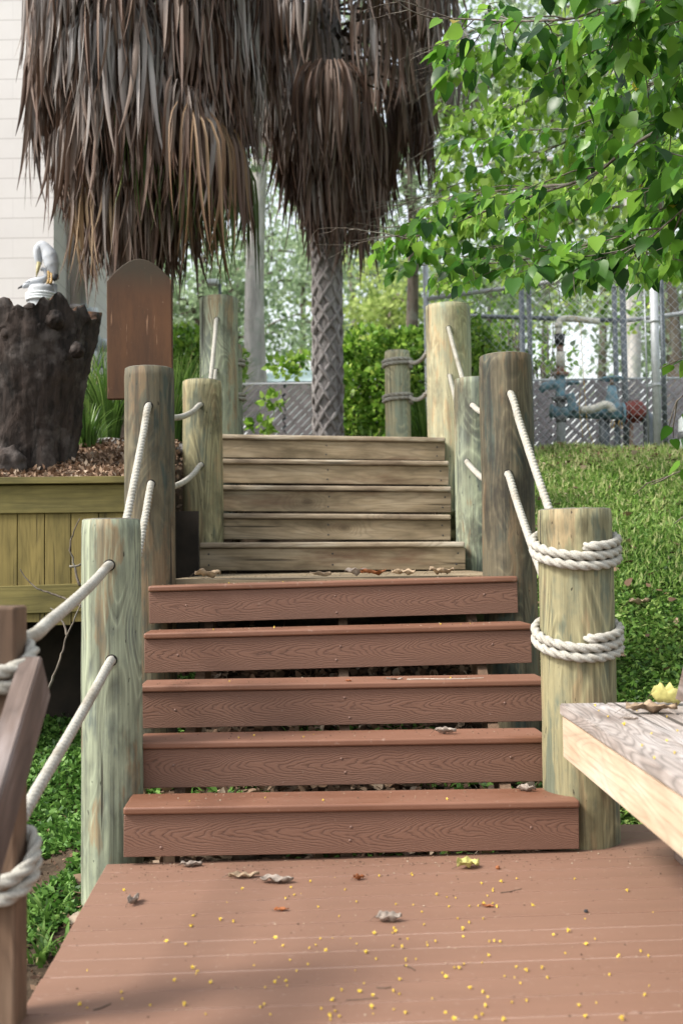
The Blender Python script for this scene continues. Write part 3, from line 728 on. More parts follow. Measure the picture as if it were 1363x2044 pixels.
# ------------------------------------------------------------------ stump
sc_c = P(80, 900, 6.05); V = []; Fc = []; seg = 120; n = 60; Hs = P(80, 628, 6.05).z - 1.46
for i in range(n + 1):
    tt = i / n
    for k in range(seg):
        a = 2 * PI * k / seg
        r = .20 + .105 * tt ** 1.3
        q = Vector((math.cos(a), math.sin(a), tt * 1.3))
        r *= 1 + .13 * noise.noise(q * 1.6) + .06 * noise.noise(q * 4.2) + .05 * (1 - abs(noise.noise(Vector((q.x * 7, q.y * 7, tt * 2.5)))) * 2) + .035 * noise.noise(q * 20) + .02 * noise.noise(q * 45)
        z = Hs * tt
        if tt > .8: z += (tt - .8) / .2 * (.09 * noise.noise(Vector((q.x * 2, q.y * 2, 4))) + .07 * noise.noise(q * 8))
        V.append((r * math.cos(a) * 1.22, r * math.sin(a), z))
for i in range(n):
    for k in range(seg): Fc.append((i * seg + k, i * seg + (k + 1) % seg, (i + 1) * seg + (k + 1) % seg, (i + 1) * seg + k))
nside = len(Fc); b = n * seg
rings = [(.8, -.01), (.62, -.10), (.35, -.16)]
for fr, dz in rings:
    for k in range(seg):
        x_, y_, z_ = V[b + k]; a = 2 * PI * k / seg
        V.append((x_ * fr, y_ * fr, z_ + dz + .03 * noise.noise(Vector((x_ * fr * 22, y_ * fr * 22, 1))) + .02 * math.sin(a * 2)))
bb = [b] + [(n + 1) * seg + i * seg for i in range(3)]
for r_i in range(3):
    for k in range(seg): Fc.append((bb[r_i] + k, bb[r_i] + (k + 1) % seg, bb[r_i + 1] + (k + 1) % seg, bb[r_i + 1] + k))
Fc.append(tuple(bb[3] + k for k in range(seg)))
me = py_mesh('tree_stump', V, Fc); o = link('tree_stump', me, [m_stump, m_stumpin], loc=(sc_c.x - .05, 6.05, 1.46))
for q in range(nside, len(Fc)): me.polygons[q].material_index = 1
tag(o, 'big dark rough tree stump with knobs standing on the planter bed', 'stump'); stump = o
for (px, py, rr, sx) in ((25, 665, .06, 1), (45, 640, .045, 1.2), (110, 640, .055, 1), (75, 655, .05, .8), (20, 925, .09, 1), (155, 700, .045, 1), (60, 620, .04, 1)):
    p = P(px, py, 5.80); V = []; bmk = bmesh.new(); bmesh.ops.create_icosphere(bmk, subdivisions=4, radius=rr)
    for v in bmk.verts: v.co *= 1 + .3 * noise.noise(v.co * 18 + p) + .12 * noise.noise(v.co * 50); v.co.y *= .8; v.co.x *= sx
    for f in bmk.faces: f.smooth = True
    mk = bpy.data.meshes.new('knob'); bmk.to_mesh(mk); bmk.free()
    link('knob', mk, m_stump, stump, loc=Vector(p) - stump.location)
# ------------------------------------------------------------------ pelican statue
YS = 8.4; sS = F / YS
st = empty('bird_statue', P(84, 640, YS), 'statue of two white seabirds perched on a roped grey piling behind the stump', 'statue')
def lp(px, py, dy=0): return P(px, py, YS + dy)
s = MB(); base = P(84, 640, YS); topz = P(84, 572, YS).z
zz = [base.z - .35, base.z, topz - .03, topz]; s.tube([(base.x - .0, YS, q) for q in zz], [.115, .112, .108, .095], 20)
s.tube([(base.x + .075, YS + .02, base.z - .3), (base.x + .075, YS + .02, topz + .02)], [.05, .045], 14); s.build('piling', m_conc, st, world=True)
for dz in (0, .022, .044):
    s = MB(); zc_ = P(84, 600, YS).z + dz; pts_ = [(base.x + .118 * math.cos(a) , YS + .118 * math.sin(a), zc_) for a in np.linspace(0, 2 * PI, 25)]; s.tube(pts_, .011, 8); s.build('rope_band', m_white, st, world=True)
def bird(path, rads, name, mat, flat=(1, .85)):
    p, e = catmull(path, .008, rads); s = MB(); s.tube(p, e, 18, flat=flat); return s.build(name, mat, st, world=True)
b1 = bird([lp(113, 556, .02), lp(110, 545), lp(105, 530), lp(100, 512), lp(93, 499), lp(84, 492), lp(78, 500), lp(77, 515), lp(79, 528)], [.008, .032, .062, .066, .052, .044, .042, .034, .022], 'large_bird', m_bird)
s = MB(); s.tube([lp(79, 524, -.02), lp(76, 540, -.03), lp(73, 553, -.03)], [.02, .014, .003], 10); o = s.build('bill', m_beak, b1)
s = MB(); s.tube([lp(110, 544, .01), lp(111, 555), lp(108, 561)], [.03, .03, .008], 10); s.build('tail', m_birdk, b1)
for dx in (-2, 4):
    s = MB(); s.tube([lp(100 + dx, 541, -.01), lp(100 + dx, 556, -.01), lp(99 + dx, 563, -.03), lp(96 + dx, 566, -.05)], [.013, .010, .012, .006], 8); s.build('leg', m_leg, b1)
b2 = bird([lp(46, 574), lp(54, 569), lp(66, 565), lp(80, 561), lp(90, 556), lp(93, 548), lp(90, 540), lp(86, 537), lp(83, 541)], [.012, .03, .045, .042, .032, .02, .018, .018, .008], 'small_bird', m_bird)
s = MB(); s.tube([lp(36, 576), lp(42, 573), lp(50, 569)], [.006, .014, .016], 10, flat=(1, .6)); s.build('tail', m_birdk, b2)
s = MB(); s.tube([lp(50, 565, -.02), lp(60, 562, -.035), lp(66, 563, -.03)], [.006, .012, .004], 8, flat=(1, .5)); s.build('wing_tip', m_birdk, b2)
# ------------------------------------------------------------------ building
bx = P(108, 600, 10.2).x
bl = empty('block_building', (bx, 10.2, 1.8), 'pinkish white painted block building at the far left', 'building')
s = MB(); s.box((-9, 10.2, 1.4), (bx, 10.4, 7)); s.build('front_wall', m_wall, bl, world=True)
s = MB(); s.box((bx - .2, 10.4005, 1.4), (bx - .002, 13.2, 7)); s.build('side_wall', m_wall, bl, world=True)
s = MB(); s.box((-9, 10.1, 7.002), (bx + .15, 13.4, 7.15)); s.build('roof', m_wallpipe, bl, world=True)
px_ = bx + .07
s = MB(); s.tube([(px_, 10.75, 3.55), (px_, 10.75, 6.9)], .055, 16); s.tube([(px_, 10.75, 3.50), (px_, 10.75, 3.56)], .066, 16); s.tube([(px_, 10.75, 3.62), (px_, 10.75, 3.66)], .062, 16)
s.box((px_ - .07, 10.68, 1.6), (px_ + .09, 10.84, 3.5), .004); s.build('downpipe', m_wallpipe, bl, world=True)
for (yy, z1) in ((11.15, 3.7), (11.6, 4.6)):
    s = MB(); s.tube([(bx + .05, yy, z1), (bx + .05, yy, 6.9)], .04, 12); s.tube([(bx + .05, yy, z1 - .05), (bx + .05, yy, z1)], .05, 12); s.build('conduit', m_wallpipe, bl, world=True)
def meter(y, z, proto=[None]):
    if proto[0] is None:
        e = bpy.data.objects.new('electric_meter', None); COL.objects.link(e)
        s = MB(); s.box((0, -.12, 0), (.13, .12, .33), .01); s.build('case', m_meter, e)
        s = MB(); s.tube([(.13, 0, .24), (.21, 0, .24)], [.075, .07], 18); s.build('glass_dial', m_white, e); s = MB(); s.tube([(.03, -.12, .02), (.03, -.13, -.3)], .02, 8); s.build('cable_tube', m_white, e)
        s = MB(); s.box((.02, -.125, .18), (.10, -.121, .22)); s.build('label_plate', m_black, e)
        proto[0] = e; r = e
    else:
        r = proto[0].copy(); COL.objects.link(r)
        for ch in list(proto[0].children): c = ch.copy(); COL.objects.link(c); c.parent = r
    r.location = (bx + .0, y, z); return r
for (y, z, lab) in ((11.15, 3.42, 'topmost pale meter box under the conduit on the building side'), (11.1, 2.94, 'large pale meter box low beside the downpipe'), (11.7, 3.2, 'meter box right of the topmost one on the side wall'), (11.9, 2.75, 'meter box just above the right edge of the stump'), (12.4, 2.9, 'farther meter box near the hanging palm tips'), (12.7, 2.45, 'lowest and farthest meter box behind the stump')):
    tag(meter(y, z), lab, 'electric meter', 'electric meters on the building side')
# ------------------------------------------------------------------ palms
def strip_arrays(root, dir0, L, w, drop, rows=8, curl=0., outb=None):
    """one drooping pleated strip"""
    p = Vector(root); d0 = Vector(dir0).normalized(); V = []
    wob = Vector((random.uniform(-1, 1), random.uniform(-1, 1), 0)) * .6
    tw = random.uniform(-1.2, 1.2); w0 = random.uniform(0, 6.28)
    for i in range(rows):
        t_ = i / (rows - 1); dd = d0.lerp(Vector((0, 0, -1)), min(1, t_ * drop + .1)) + wob * t_ * t_ * curl
        dd.normalize()
        if i: p = p + dd * (L / (rows - 1))
        sd = Vector((math.cos(w0 + tw * t_), math.sin(w0 + tw * t_), 0)); sd = (sd - dd * sd.dot(dd)).normalized(); nr = dd.cross(sd)
        ww = w * (.55 + .9 * t_ if t_ < .35 else .87 + .13 * (1 - t_)) * (1 - max(0, (t_ - .55) / .45) ** 1.4 * .93)
        V += [p - sd * ww / 2, p + nr * ww * .28, p + sd * ww / 2]
    return V
FR = []  # strip faces
for i in range(7):
    for k in range(2): a = i * 3 + k; FR.append((a, a + 1, a + 4, a + 3))
def frond(palm, hub, base, az, nst, L, w, mat, name, spread=.55, drop=1.9, curl=.5, tint=(.0, 1.0)):
    V = []; Fc = []; T = []
    out = Vector((math.cos(az), math.sin(az), 0)); tan = Vector((-math.sin(az), math.cos(az), 0))
    tb = random.uniform(*tint)
    for q in range(nst):
        u = (q / (nst - 1) - .5) * 2
        d0 = (out * (.75 - .35 * abs(u)) + tan * u * spread + Vector((0, 0, -.55 + .25 * (1 - abs(u)))))
        root = hub + tan * u * random.uniform(.1, .26) + Vector((0, 0, random.uniform(-.03, .03)))
        b = len(V); V += strip_arrays(root, d0, L * random.uniform(.7, 1.12) * (1 - .18 * abs(u)), w * random.uniform(.6, 1.2), drop, 8, curl)
        Fc += [tuple(i + b for i in f) for f in FR]
        tq = tb + random.gauss(0, .17); T += [min(1, max(0, tq + .10 - .42 * (r_ / 7) ** 1.5)) for r_ in range(8) for _ in range(3)]
    me = arr_mesh(name, [tuple(v) for v in V], Fc, T, True)
    o = link(name, me, mat, palm, world=True)
    s = MB(); s.tube([base, base.lerp(hub, .5) + Vector((0, 0, .08)), hub], [.022, .016, .012], 6, flat=(1, .5)); s.build('petiole', m_palmtrunk, o)
    return o
def palm(name, cx, cy, zg, ztop_, rt_, label, hubs, boots, lean=0.0):
    e = empty(name, (cx, cy, zg), label, 'palm tree')
    s = MB(); n = 24; s.tube([(cx + lean * t_ / n, cy, zg - .2 + (ztop_ - zg + .2) * t_ / n) for t_ in range(n + 1)], [rt_ * (1.0 + .04 * math.sin(t_ * 1.7)) for t_ in range(n + 1)], 26)
    if boots:
        for dr in (1, -1):
            for k in range(7):
                pts_ = []; a0 = 2 * PI * k / 7
                for q in range(0, 110):
                    zq = zg - .1 + (ztop_ - zg) * q / 109
                    a = a0 + dr * (zq / 1.25) * 2 * PI + .16 * noise.noise(Vector((zq * 3, k, dr)))
                    R = rt_ * (1.03 + .10 * noise.noise(Vector((zq * 6, k * 3, dr * 5)))); pts_.append((cx + lean * (zq - zg) / (ztop_ - zg) + R * math.cos(a), cy + R * math.sin(a), zq))
                s2 = s; s2.tube(pts_, [.019 + .016 * noise.noise(Vector((q * .5, k * 2, dr))) for q in range(110)], 5, cap=False)
        s.build('trunk', m_boot, e, world=True)
    else: s.build('trunk', m_palmtrunk, e, world=True)
    for (hr, hz, az, nst, L, w, mat, sp, tint) in hubs:
        hub = Vector((cx + lean + hr * math.cos(az), cy + hr * math.sin(az), hz)); base = Vector((cx + lean + rt_ * .9 * math.cos(az), cy + rt_ * .9 * math.sin(az), hz - .15 + hr * .2))
        frond(e, hub, base, az, nst, L, w, mat, 'dead_frond' if mat is not m_palmgreen else 'green_frond', sp, tint=tint)
    return e
def zpx(py, Y): return P(681, py, Y).z
hubs = []
Y1 = 8.0; x1 = P(262, 500, Y1).x
for q in range(98):
    lev = (q / 97); az = random.uniform(0, 2 * PI) if q % 3 else random.uniform(-PI, 0)
    hz = 3.95 + lev * 1.75 + random.uniform(-.22, .3); hr = .12 + (.50 + .32 * max(0, math.cos(az)) + (.06 * max(0, -math.cos(az)) if lev > .5 else 0)) * min(1, lev * 1.7) * random.uniform(.65, 1.0)
    hubs.append((hr, hz, az, random.randint(24, 32), random.uniform(.75, 1.2), random.uniform(.030, .046), m_dead, .8, (.15, .8) if lev < .5 else (.4, 1.0)))
for q in range(26):
    az = random.uniform(-1.0, .5); lv = q / 25; hubs.append((random.uniform(.45, .8) + .35 * lv, 4.3 + lv * 1.7, az, 28, random.uniform(.8, 1.15), random.uniform(.024, .036), m_dead, .8, (.05, .5)))
for az, hz in ((-.9, 4.25), (-.2, 4.3), (.4, 4.4), (-1.1, 4.55)): hubs.append((.5, hz, az, 22, .95, .03, m_palmgreen, .6, (.2, .9)))
for q in range(7): hubs.append((random.uniform(.45, .85), random.uniform(4.15, 4.45), random.uniform(-1.0, .3), 11, random.uniform(1.0, 1.3), .03, m_palmgreen if q % 3 else m_tan, .9, (.0, .5)))
for az, hz in ((3.4, 4.3), (2.9, 4.1), (-2.2, 4.0)): hubs.append((.3, hz, az, 14, 1.0, .028, m_tan, .4, (.3, .9)))
palm('cabbage_palm', x1, Y1, 1.8, 6.2, .165, 'left palm with a thick brown trunk behind the arched board and a shaggy dead skirt', hubs, False)
hubs = []
Y2 = 9.5; x2 = P(652, 700, Y2).x
for q in range(98):
    lev = (q / 97); az = random.choice([random.uniform(-PI, 0), random.uniform(-PI / 2, PI / 2), random.uniform(0, 2 * PI)])
    hz = 4.5 + lev * 2.1 + random.uniform(-.15, .3)
    ext = 1.25 if math.cos(az) > 0 else .6
    hr = .07 + ext * min(1, lev * 1.45) * random.uniform(.6, 1.0)
    hubs.append((hr, hz, az, random.randint(24, 32), random.uniform(.75, 1.2), random.uniform(.034, .05), m_dead, .8, (.1, .7) if lev < .45 else (.4, 1.0)))
palm('cabbage_palm', x2, Y2, 1.85, 7.2, .125, 'right palm with a grey criss-cross booted trunk and a hanging dead skirt', hubs, True, .04)
for e, cx, cy, zt in ((0, x1, Y1, 6.1), (1, x2, Y2, 7.1)):
    pe = [o for o in COL.objects if o.name.startswith('cabbage_palm')][e]
    for q in range(7):
        az = q * .9 + e; hub = Vector((cx + .75 * math.cos(az), cy + .75 * math.sin(az), zt + .45 + .3 * math.sin(q)))
        frond(pe, hub, Vector((cx, cy, zt)), az, 24, .9, .035, m_palmgreen, 'green_frond', 1.0, .8, .3, (.1, .8))
# ------------------------------------------------------------------ leaf templates
hv = np.array([(0, 0, 0), (.19, -.03, .03), (.36, .13, .055), (.37, .36, .05), (.23, .68, .015), (0, 1.0, -.10), (-.23, .68, .015), (-.37, .36, .05), (-.36, .13, .055), (-.19, -.03, .03), (0, .22, 0), (0, .6, -.015)], float)
hf = np.array([(0, 1, 10), (1, 2, 10), (2, 3, 10), (3, 11, 10), (3, 4, 11), (4, 5, 11), (0, 10, 9), (9, 10, 8), (8, 10, 7), (7, 10, 11), (7, 11, 6), (6, 11, 5)])
qv = np.array([(0, 0, 0), (.28, .45, .06), (0, 1, 0), (-.28, .45, .06)], float); qf = np.array([(0, 1, 2, 3)])
bv = np.array([(-.1, 0, 0), (.1, 0, 0), (.07, .55, .0), (0, 1, 0)], float); bf = np.array([(0, 1, 2, 3)])
def leaves_mesh(name, pos, d, nrm, sc, tint, tv=hv, tf=hf):
    pos = np.asarray(pos, float); R = frames(np.asarray(d, float), np.asarray(nrm, float))
    V, Fc = instance_arrays(tv, tf, pos, R, np.asarray(sc, float))
    return arr_mesh(name, V, Fc, np.repeat(tint, len(tv)), tv is hv)
# ------------------------------------------------------------------ foreground tree with heart shaped leaves
ft = empty('leafy_tree', (4.2, 5.0, .4), 'near tree reaching in from the right with heart shaped leaves', 'tree')
trunk_pts = [(4.2, 5.0, .2), (4.15, 5.05, 1.4), (4.05, 5.1, 2.6), (4.0, 5.1, 3.8), (3.9, 5.1, 5.2)]
s = MB(); s.tube(trunk_pts, [.13, .11, .10, .085, .05], 14); s.build('trunk', m_branch, ft, world=True)
mains = [  # measured px, py, Y
    [(1363, -40, 3.9), (1270, 60, 4.1), (1160, 112, 4.3), (1085, 150, 4.5)],
    [(1400, -10, 3.6), (1230, 5, 3.9), (1150, 35, 4.0), (1040, 42, 4.2), (930, 38, 4.4), (862, 36, 4.5)],
    [(1420, 120, 4.6), (1300, 170, 4.9), (1210, 225, 5.2), (1120, 262, 5.5)],
    [(1420, 210, 4.1), (1310, 262, 4.3), (1240, 305, 4.5), (1180, 350, 4.6), (1060, 392, 4.9), (960, 425, 5.2), (870, 460, 5.4), (800, 478, 5.6)],
    [(1420, 300, 5.6), (1300, 330, 5.9), (1150, 365, 6.3), (1000, 380, 6.6), (880, 400, 6.9)],
    [(1450, 60, 6.2), (1330, 90, 6.6), (1200, 130, 7.0), (1080, 190, 7.3), (960, 240, 7.6), (880, 300, 7.7)],
    [(1450, 150, 6.8), (1330, 190, 7.0), (1180, 260, 7.4), (1020, 330, 7.8), (900, 372, 8.0), (800, 410, 8.2)],
    [(1430, 390, 4.4), (1340, 420, 4.6), (1240, 465, 4.9), (1130, 500, 5.2), (1030, 520, 5.5), (930, 530, 5.8)],
    [(1430, 330, 3.8), (1380, 400, 3.9), (1300, 470, 4.1), (1240, 500, 4.2)],
    [(1450, -60, 7.5), (1300, 10, 7.6), (1150, 60, 7.9), (1000, 100, 8.2), (880, 160, 8.5)],
    [(1450, 250, 7.0), (1320, 300, 7.2), (1180, 350, 7.6), (1050, 420, 8.0), (930, 470, 8.2)],
    [(1430, 740, 3.9), (1385, 770, 4.0), (1350, 800, 4.05), (1335, 850, 4.1)],
    [(1430, 880, 4.0), (1385, 925, 4.1), (1335, 950, 4.2), (1290, 965, 4.25)],
    [(1430, 690, 4.6), (1390, 700, 4.7), (1350, 720, 4.8)],
    [(1430, 470, 6.6), (1320, 500, 6.8), (1200, 520, 7.0), (1080, 535, 7.2), (980, 545, 7.4)],
    [(1430, 1000, 4.0), (1380, 1020, 4.1), (1345, 1045, 4.2)],
]
LP = []; LD = []; LN = []; LS = []; LT = []; LP2 = []; LD2 = []; LN2 = []; LS2 = []; LT2 = []
CI = cam.matrix_world.inverted()
def put_leaf(p, dirh, near, size=None):
    d_ = Vector(dirh) * random.uniform(.3, 1) + Vector((random.gauss(0, .35), random.gauss(0, .35), -random.uniform(.25, 1.15)))
    nr = Vector((random.gauss(-.15, .45), random.gauss(-.35, .45), 1))
    q_ = CI @ Vector(p); lx_ = 681.5 + F * q_.x / -q_.z; ly_ = 1022 - F * q_.y / -q_.z
    if lx_ < 872 - max(0, (ly_ - 400)) * 1.4 : return
    if ly_ > 575 and lx_ < 1290: return
    if ly_ > 548 + 22 * math.sin(lx_ * .05) + random.gauss(0, 9) and 960 < lx_ < 1330: return
    sz = size or (random.uniform(.045, .105) if near else random.uniform(.055, .095))
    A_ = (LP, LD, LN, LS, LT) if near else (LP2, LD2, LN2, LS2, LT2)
    st_ = (p + Vector((0, 0, -.006)))
    A_[0].append(st_[:]); A_[1].append(d_[:]); A_[2].append(nr[:]); A_[3].append(sz); A_[4].append(random.random() * .94 if random.random() > .004 else 1.0)
bid = 0
def twig(mb, p, d_, L, near, lev, r0):
    n = max(3, int(L / .05)); pts_ = [p.copy()]; q = p.copy(); dd = d_.normalized()
    for i in range(n):
        dd = (dd + Vector((random.gauss(0, .10), random.gauss(0, .10), random.gauss(-.035, .07)))).normalized()
        q = q + dd * L / n; pts_.append(q.copy())
        sd = Vector((-dd.y, dd.x, 0)); 
        if sd.length < .1: sd = Vector((1, 0, 0))
        sd.normalize()
        pet = sd * random.uniform(.01, .03) * (1 if i % 2 else -1)
        if lev > 0 or i % 2: put_leaf(q + pet, sd * (1 if i % 2 else -1) * .7 + dd * .6, near)
        if lev == 0 and i > 0 and random.random() < .62:
            s2 = 1 if random.random() < .5 else -1
            twig(mb, q.copy(), dd * .7 + sd * s2 * random.uniform(.5, 1.0) + Vector((0, 0, random.uniform(-.35, .2))), L * random.uniform(.35, .6), near, 1, r0 * .5)
    put_leaf(q, dd, near)
    mb.tube(pts_, [r0 * (1 - .8 * i / len(pts_)) for i in range(len(pts_))], 4, cap=False)
for bi, mp in enumerate(mains):
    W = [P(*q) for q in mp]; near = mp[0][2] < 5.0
    tx = Vector((4.0, 5.1, min(4.8, max(1.2, W[0].z - .3)))); ctrl = [tx, tx.lerp(W[0], .55) + Vector((0, 0, .1))] + W
    pp = catmull(ctrl, .05); n = len(pp); r0 = .018 if len(W) > 4 else .013
    mb = MB(); mb.tube(pp, [max(.002, r0 * (1 - .85 * i / n)) for i in range(n)], 7)
    for i in range(2, n):
        p = pp[i]
        if p.x > (p.y * .40 + .35): continue
        dd = (pp[min(i + 1, n - 1)] - pp[i - 1]).normalized(); sd = Vector((-dd.y, dd.x, 0)).normalized()
        small = bi in (11, 12, 13, 15)
        if random.random() < ((.58 if near else .9) if not small else .5):
            s2 = random.choice((-1, 1))
            twig(mb, p.copy(), dd * .8 + sd * s2 * random.uniform(.3, 1.1) + Vector((0, 0, random.uniform(-.38, .32))), random.uniform(.22, .5) * (.35 if small else 1), near, 0 if not small else 1, .004)
    mb.build('branch', m_branch, ft, world=True)
o = link('foliage', leaves_mesh('foliage', LP, LD, LN, LS, np.array(LT)), m_leaf, ft, world=True)
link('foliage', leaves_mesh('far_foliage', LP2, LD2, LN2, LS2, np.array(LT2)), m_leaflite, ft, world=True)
print('LEAVES', len(LP), len(LP2))
# ------------------------------------------------------------------ hedges
def blob_leaves(cs, n, size, up_=.4, shell=.75):
    """cs: list of (x,y,z,rx,ry,rz) ellipsoids; leaves near surface"""
    P_ = []; D_ = []; w = np.array([c[3] * c[4] + c[4] * c[5] + c[3] * c[5] for c in cs]); w = w / w.sum()
    idx = rng.choice(len(cs), n, p=w); v = rng.normal(size=(n, 3)); v /= np.linalg.norm(v, axis=1, keepdims=True)
    C = np.array(cs)[idx]; rad = shell + (1.02 - shell) * rng.random((n, 1)) ** .6
    pos = C[:, :3] + v * C[:, 3:] * rad
    d = v + rng.normal(size=(n, 3)) * .6; d[:, 2] += up_
    nr = rng.normal(size=(n, 3)) * .6 + v; nr[:, 2] += .6
    return pos, d, nr, size * rng.uniform(.6, 1.25, n)
def hedge(name, label, cs, n, size, mat, loc, cat='hedge', shell=.75):
    e = empty(name, loc, label, cat)
    pos, d, nr, sc = blob_leaves(cs, n, size, shell=shell)
    link('foliage', leaves_mesh('foliage', pos, d, nr, sc, rng.random(n)), mat, e, world=True)
    mb = MB()
    for c in (cs[::2] if len(cs) > 8 or cs[0][3] > .2 else []):
        for q in range(5):
            mb.tube([(c[0] + random.uniform(-.1, .1), c[1], loc[2] - .1), (c[0] + random.uniform(-.5, .5) * c[3], c[1] + random.uniform(-.5, .5) * c[4], c[2] + random.uniform(-.2, .6) * c[5])], [.014, .005], 5)
    if mb.V: mb.build('stem', m_branch, e, world=True)
    return e
Yh = 10.7; cs = []
for q in range(26):
    px = 690 + (q % 7) * 42; x = P(px, 700, Yh).x; lay = q // 7
    z = 2.1 + lay * .34; 
    if px < 720 and lay == 3: continue
    cs.append((x, Yh + random.uniform(-.15, .25), z + random.uniform(-.05, .05), .27, .33, .25))
hedge('hedge', 'bushy clipped hedge with bright leaves behind the short pale roped post', cs, 17000, .058, m_hedge, (P(800, 700, Yh).x, Yh, 1.85), shell=.6)
cs = [(P(px, 640, 11.5).x, 11.5 + random.uniform(-.2, .3), zz, .42, .4, .38) for px in (330, 375, 415) for zz in (2.2, 2.75, 3.2)]
hedge('shrub', 'dark green shrub between the arched board and the far left posts', cs, 9000, .065, m_hedge, (P(400, 640, 11.5).x, 11.5, 1.85), 'shrub', .6)
cs = [(P(px, 800, 9.6).x, 9.7, zz, .24, .26, .24) for px, zz in ((945, 2.2), (985, 2.3), (960, 2.7), (990, 2.75), (935, 3.0))]
hedge('shrub', 'dark shrub squeezed between the right stair posts and the wire fence', cs, 4000, .05, m_hedge, (P(960, 800, 9.6).x, 9.7, 1.85), 'shrub', .6)
# vines on the wire enclosure
cs = []
for q in range(26):
    px = random.uniform(900, 1350); py = random.uniform(540, 640) if q % 2 else random.uniform(600, 740)
    if q % 2 == 0: px = random.uniform(985, 1110)
    p = P(px, py, random.uniform(11.2, 12.5)); cs.append((p.x, p.y, p.z, .35, .3, .22))
hedge('vine', 'loose large leaved vine hanging behind the wire enclosure', cs, 600, .085, m_hedge, (P(1100, 800, 11.8).x, 11.8, 1.85), 'vine', .1)
cs = [(P(px, py, 10.6).x, 10.6, P(px, py, 10.6).z, .14, .12, .10) for px, py in ((560, 730), (545, 800), (600, 720), (690, 690), (520, 850), (575, 745))]
hedge('vine', 'small bright creeper climbing the slatted fence by the palm trunk', cs, 260, .075, m_leaflite, (P(560, 860, 10.65).x, 10.65, 1.85), 'vine', .1)
# ------------------------------------------------------------------ strappy clumps
def clump(x, y, h, n, label, spread=.35, group='strappy grass clumps', w=.012, mat=None):
    zg = float(gz(x, y)) if not (x < -1.05 and 5.3 < y < 6.8) else float(planter_z(x, y))
    V = []; Fc = []; T = []
    for q in range(n):
        a = random.uniform(0, 2 * PI); r = random.uniform(0, .09); L = h * random.uniform(.6, 1.25); bend = random.uniform(.25, 1.0) * spread * 1.6
        o_ = Vector((math.cos(a), math.sin(a), 0)); sd = Vector((-o_.y, o_.x, 0)); b = len(V); tt = random.random()
        for i in range(6):
            t_ = i / 5; p = Vector((x, y, zg)) + o_ * (r + bend * L * t_ ** 1.8 * 1.3) + Vector((0, 0, L * (t_ - .45 * bend * t_ ** 3 * 1.3)))
            ww = w * (1 - t_ ** 2 * .95); V += [p - sd * ww / 2, p + sd * ww / 2]; T += [min(1, tt * (.75 + .35 * t_))] * 2
        for i in range(5): k = b + i * 2; Fc.append((k, k + 1, k + 3, k + 2))
    o = link('grass_clump', arr_mesh('grass_clump', [tuple(v - Vector((x, y, zg))) for v in V], Fc, T), mat or m_blade, loc=(x, y, zg))
    return tag(o, label, 'grass clump', group)
for (px, Yc, h, n, lab) in ((175, 6.75, .30, 90, 'small bright grass clump at the right foot of the stump'), (215, 7.6, .75, 260, 'tall grass clump between the stump and the arched board'), (165, 8.3, .85, 220, 'tall grass clump under the meter boxes behind the stump'),
                            (262, 8.6, .9, 240, 'grass clump hidden behind the arched board'), (375, 8.8, .95, 320, 'tall grass clump right of the arched board'), (345, 7.9, .7, 220, 'grass clump between the arched board and the streaky post'), (415, 9.6, 1.0, 240, 'grass clump showing beside the far left post'),
                            (850, 9.7, .9, 200, 'grass clump between the hedge and the cracked post'), (915, 9.0, 1.0, 220, 'dark grass clump right of the cracked post'), (735, 9.8, .55, 170, 'pale grass clump at the foot of the hedge by the palm')):
    clump(P(px, 800, Yc).x, Yc, h, n, lab, w=.014)
clump(P(95, 1880, 3.69).x, 3.69, .10, 34, 'small pale rosette weed on the soil at lower left', .6, 'low weeds beside the deck', .016, m_blade)
clump(P(80, 1930, 3.45).x, 3.45, .09, 34, 'pale rosette weed closest to the camera at lower left', .6, 'low weeds beside the deck', .016, m_blade)
clump(P(132, 1915, 3.5).x, 3.5, .08, 26, 'little weed touching the deck edge at lower left', .6, 'low weeds beside the deck', .014, m_blade)
clump(-1.02, 6.42, .18, 60, 'dark tuft of weeds at the foot of the streaky post', .6, 'low weeds beside the deck', .014, m_blade)
# ------------------------------------------------------------------ lawn and ground cover
def scatter(name, n, xr_, yr_, size, mat, tv, tf, zf=gz, upn=.8, keep=None, tintf=None, lift=.0, flat=.6):
    x = rng.uniform(*xr_, n); y = rng.uniform(*yr_, n)
    if keep is not None: k = keep(x, y); x = x[k]; y = y[k]
    n = len(x); z = zf(x, y) + lift
    d = rng.normal(size=(n, 3)); d[:, 2] = np.abs(d[:, 2]) * flat
    nr = rng.normal(size=(n, 3)) * .5; nr[:, 2] += upn
    tn = rng.random(n) if tintf is None else tintf(x, y, rng.random(n))
    me = leaves_mesh(name, np.stack([x, y, z + rng.uniform(0, size * .8, n)], 1), d, nr, size * rng.uniform(.55, 1.3, n), np.clip(tn, 0, 1), tv, tf)
    return tag(link(name, me, mat), kind='stuff')
def patch(x, y, f=1.0): return .5 + .25 * np.sin(x * 2.1 * f + 1.3 * np.sin(y * 1.9 * f)) + .25 * np.sin(y * 3.3 * f + 2.0 * np.sin(x * 1.3 * f))
vis = lambda x, y: (np.abs(x) < y * .34 + .6)
scatter('lawn', 150000, (.95, 4.2), (3.6, 8.9), .034, m_grass, qv, qf, keep=vis, tintf=lambda x, y, r: r * .8 + .10 * np.sin(x * 3 + y * 4) + .35 * sstep(6.0, 8.2, y))  # tint lightens uphill: sun on the hilltop painted into the leaves
scatter('tall_lawn_grass', 40000, (.95, 4.2), (5.8, 8.9), .05, m_grass, bv, bf, keep=vis, flat=3, upn=0, tintf=lambda x, y, r: .3 + r * .7 + .2 * sstep(6.5, 8.3, y))  # upper blades tinted paler too, sunlight put into their colour
